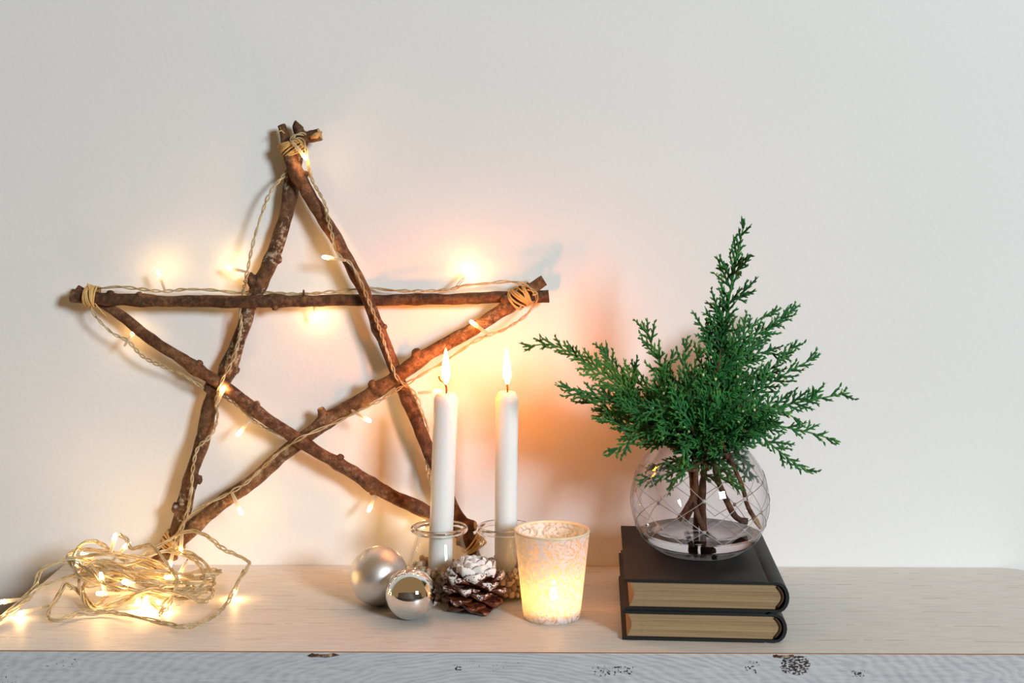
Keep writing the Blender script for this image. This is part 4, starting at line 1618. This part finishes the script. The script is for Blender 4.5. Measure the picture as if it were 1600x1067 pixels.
c_.branch([(1045, 680, .0), (1010, 640, .004), (980, 600, .004), (960, 575, .004), (945, 548, .004)], 'e', 0.024, 0.010, 0.8, 0.25, 0.6, hue=0.3)
c_.done()
d_ = Sprig('juniper sprig forming the short bushy clump left of the tall tip', 24)
d_.cut_stem([(1072, 812, .024), (1082, 790, .015), (1088, 760, .006), (1082, 700, -.004)], 0.0026)
d_.branch([(1082, 705, -.004), (1066, 650, -.012), (1046, 600, -.016), (1028, 560, -.018), (1008, 515, -.018)], 'a', 0.030, 0.012, 1.05, 0.06, 0.5, hue=0.5)
d_.branch([(1086, 705, -.01), (1080, 650, -.03), (1072, 605, -.036), (1068, 570, -.036), (1072, 540, -.034)], 'b', 0.028, 0.012, 1.0, 0.06, 0.4, hue=0.12)
d_.branch([(1080, 700, .01), (1060, 650, .02), (1030, 620, .025), (1000, 600, .028), (990, 575, .028)], 'c', 0.026, 0.012, 0.9, 0.06, 0.5, hue=0.25)
d_.branch([(1084, 700, .015), (1080, 650, .03), (1078, 610, .034), (1085, 575, .036), (1092, 548, .036)], 'd', 0.026, 0.010, 0.9, 0.06, 0.5, hue=0.15)
d_.branch([(1075, 690, -.02), (1050, 640, -.034), (1030, 605, -.04), (1040, 575, -.042), (1052, 556, -.042)], 'e', 0.024, 0.010, 0.9, 0.1, 0.5, hue=0.2)
d_.done()
e_ = Sprig('juniper sprig with the two long tips reaching furthest to the right', 25)
e_.cut_stem([(1168, 815, .006), (1150, 808, .006), (1132, 775, .006), (1118, 735, .002), (1116, 695, 0)], 0.0032)
e_.branch([(1116, 700, 0), (1150, 668, .0), (1190, 645, -.004), (1230, 632, -.006), (1272, 624, -.008), (1320, 615, -.008)], 'a', 0.028, 0.008, 0.8, 0.1, 0.75)
e_.branch([(1116, 695, .006), (1145, 650, .012), (1185, 612, .014), (1225, 585, .014), (1274, 558, .014)], 'b', 0.026, 0.009, 0.85, 0.1, 0.7)
e_.branch([(1116, 700, .01), (1150, 680, .02), (1195, 665, .022), (1250, 672, .022), (1306, 688, .02)], 'c', 0.025, 0.008, 0.75, 0.1, 0.75)
e_.branch([(1118, 690, .01), (1150, 640, .03), (1190, 590, .036), (1222, 560, .038), (1240, 540, .038)], 'd', 0.026, 0.010, 0.8, 0.1, 0.6)
e_.branch([(1118, 700, -.01), (1150, 660, -.03), (1180, 640, -.04), (1215, 640, -.042), (1245, 655, -.042)], 'e', 0.024, 0.009, 0.85, 0.1, 0.6)
e_.done()
f_ = Sprig('juniper sprig drooping low over the right rim of the vase', 26)
f_.cut_stem([(1182, 815, -.004), (1168, 790, -.004), (1160, 760, -.006), (1140, 715, -.008)], 0.0024, True)
f_.branch([(1136, 715, -.008), (1148, 678, -.024), (1178, 674, -.038), (1212, 700, -.044), (1240, 722, -.046), (1264, 737, -.046)], 'a', 0.024, 0.008, 0.95, 0.08, 0.65)
f_.branch([(1135, 715, -.012), (1128, 680, -.04), (1140, 650, -.055), (1165, 640, -.06), (1190, 636, -.062)], 'b', 0.026, 0.011, 1.0, 0.08, 0.5)
f_.branch([(1130, 715, .0), (1152, 708, .005), (1166, 724, .006), (1172, 742, .006)], 'c', 0.018, 0.010, 0.9, 0.1, 0.5)
f_.done()
g_ = Sprig('juniper sprig hanging low in front over the left rim of the vase', 27)
g_.cut_stem([(1060, 812, -.004), (1072, 795, -.004), (1085, 765, -.006), (1090, 715, -.012)], 0.0026)
g_.branch([(1090, 715, -.012), (1070, 682, -.03), (1035, 670, -.044), (995, 684, -.052), (957, 706, -.054)], 'a', 0.026, 0.010, 1.0, 0.08, 0.6)
g_.branch([(1090, 710, -.02), (1080, 665, -.05), (1060, 640, -.062), (1030, 640, -.066), (1000, 650, -.066)], 'b', 0.026, 0.012, 1.05, 0.08, 0.5)
g_.branch([(1095, 715, -.02), (1100, 660, -.056), (1098, 620, -.066), (1092, 590, -.068)], 'c', 0.028, 0.013, 1.05, 0.08, 0.4)
g_.branch([(1095, 720, -.02), (1090, 690, -.05), (1075, 690, -.062), (1068, 715, -.066), (1066, 738, -.066)], 'd', 0.018, 0.011, 1.0, 0.2, 0.4)
g_.branch([(1088, 735, -.01), (1060, 735, -.02), (1030, 745, -.026), (1005, 750, -.026)], 'e', 0.016, 0.009, 0.9, 0.2, 0.5)
g_.branch([(1096, 738, .0), (1110, 745, -.01), (1125, 745, -.014), (1140, 752, -.016)], 'f', 0.016, 0.009, 0.9, 0.1, 0.4)
g_.branch([(1100, 715, -.02), (1118, 670, -.05), (1122, 630, -.06), (1118, 600, -.064)], 'g', 0.026, 0.012, 0.95, 0.1, 0.4)
g_.branch([(1088, 712, -.02), (1060, 668, -.044), (1020, 655, -.056), (985, 640, -.06)], 'h', 0.024, 0.011, 0.95, 0.1, 0.5, hue=0.1)
g_.branch([(1092, 725, .0), (1070, 722, .012), (1045, 722, .02), (1020, 728, .024)], 'i', 0.020, 0.011, 1.0, 0.1, 0.5)
g_.branch([(1096, 722, -.016), (1086, 728, -.03), (1060, 742, -.036), (1048, 758, -.036)], 'j', 0.018, 0.010, 1.0, 0.1, 0.5)
g_.branch([(1100, 716, .01), (1125, 718, .02), (1150, 726, .024), (1165, 742, .024)], 'k', 0.020, 0.011, 1.0, 0.1, 0.5)
g_.branch([(1100, 722, -.012), (1120, 730, -.028), (1138, 742, -.032), (1150, 762, -.032)], 'l', 0.016, 0.010, 0.9, 0.1, 0.5)
g_.done()
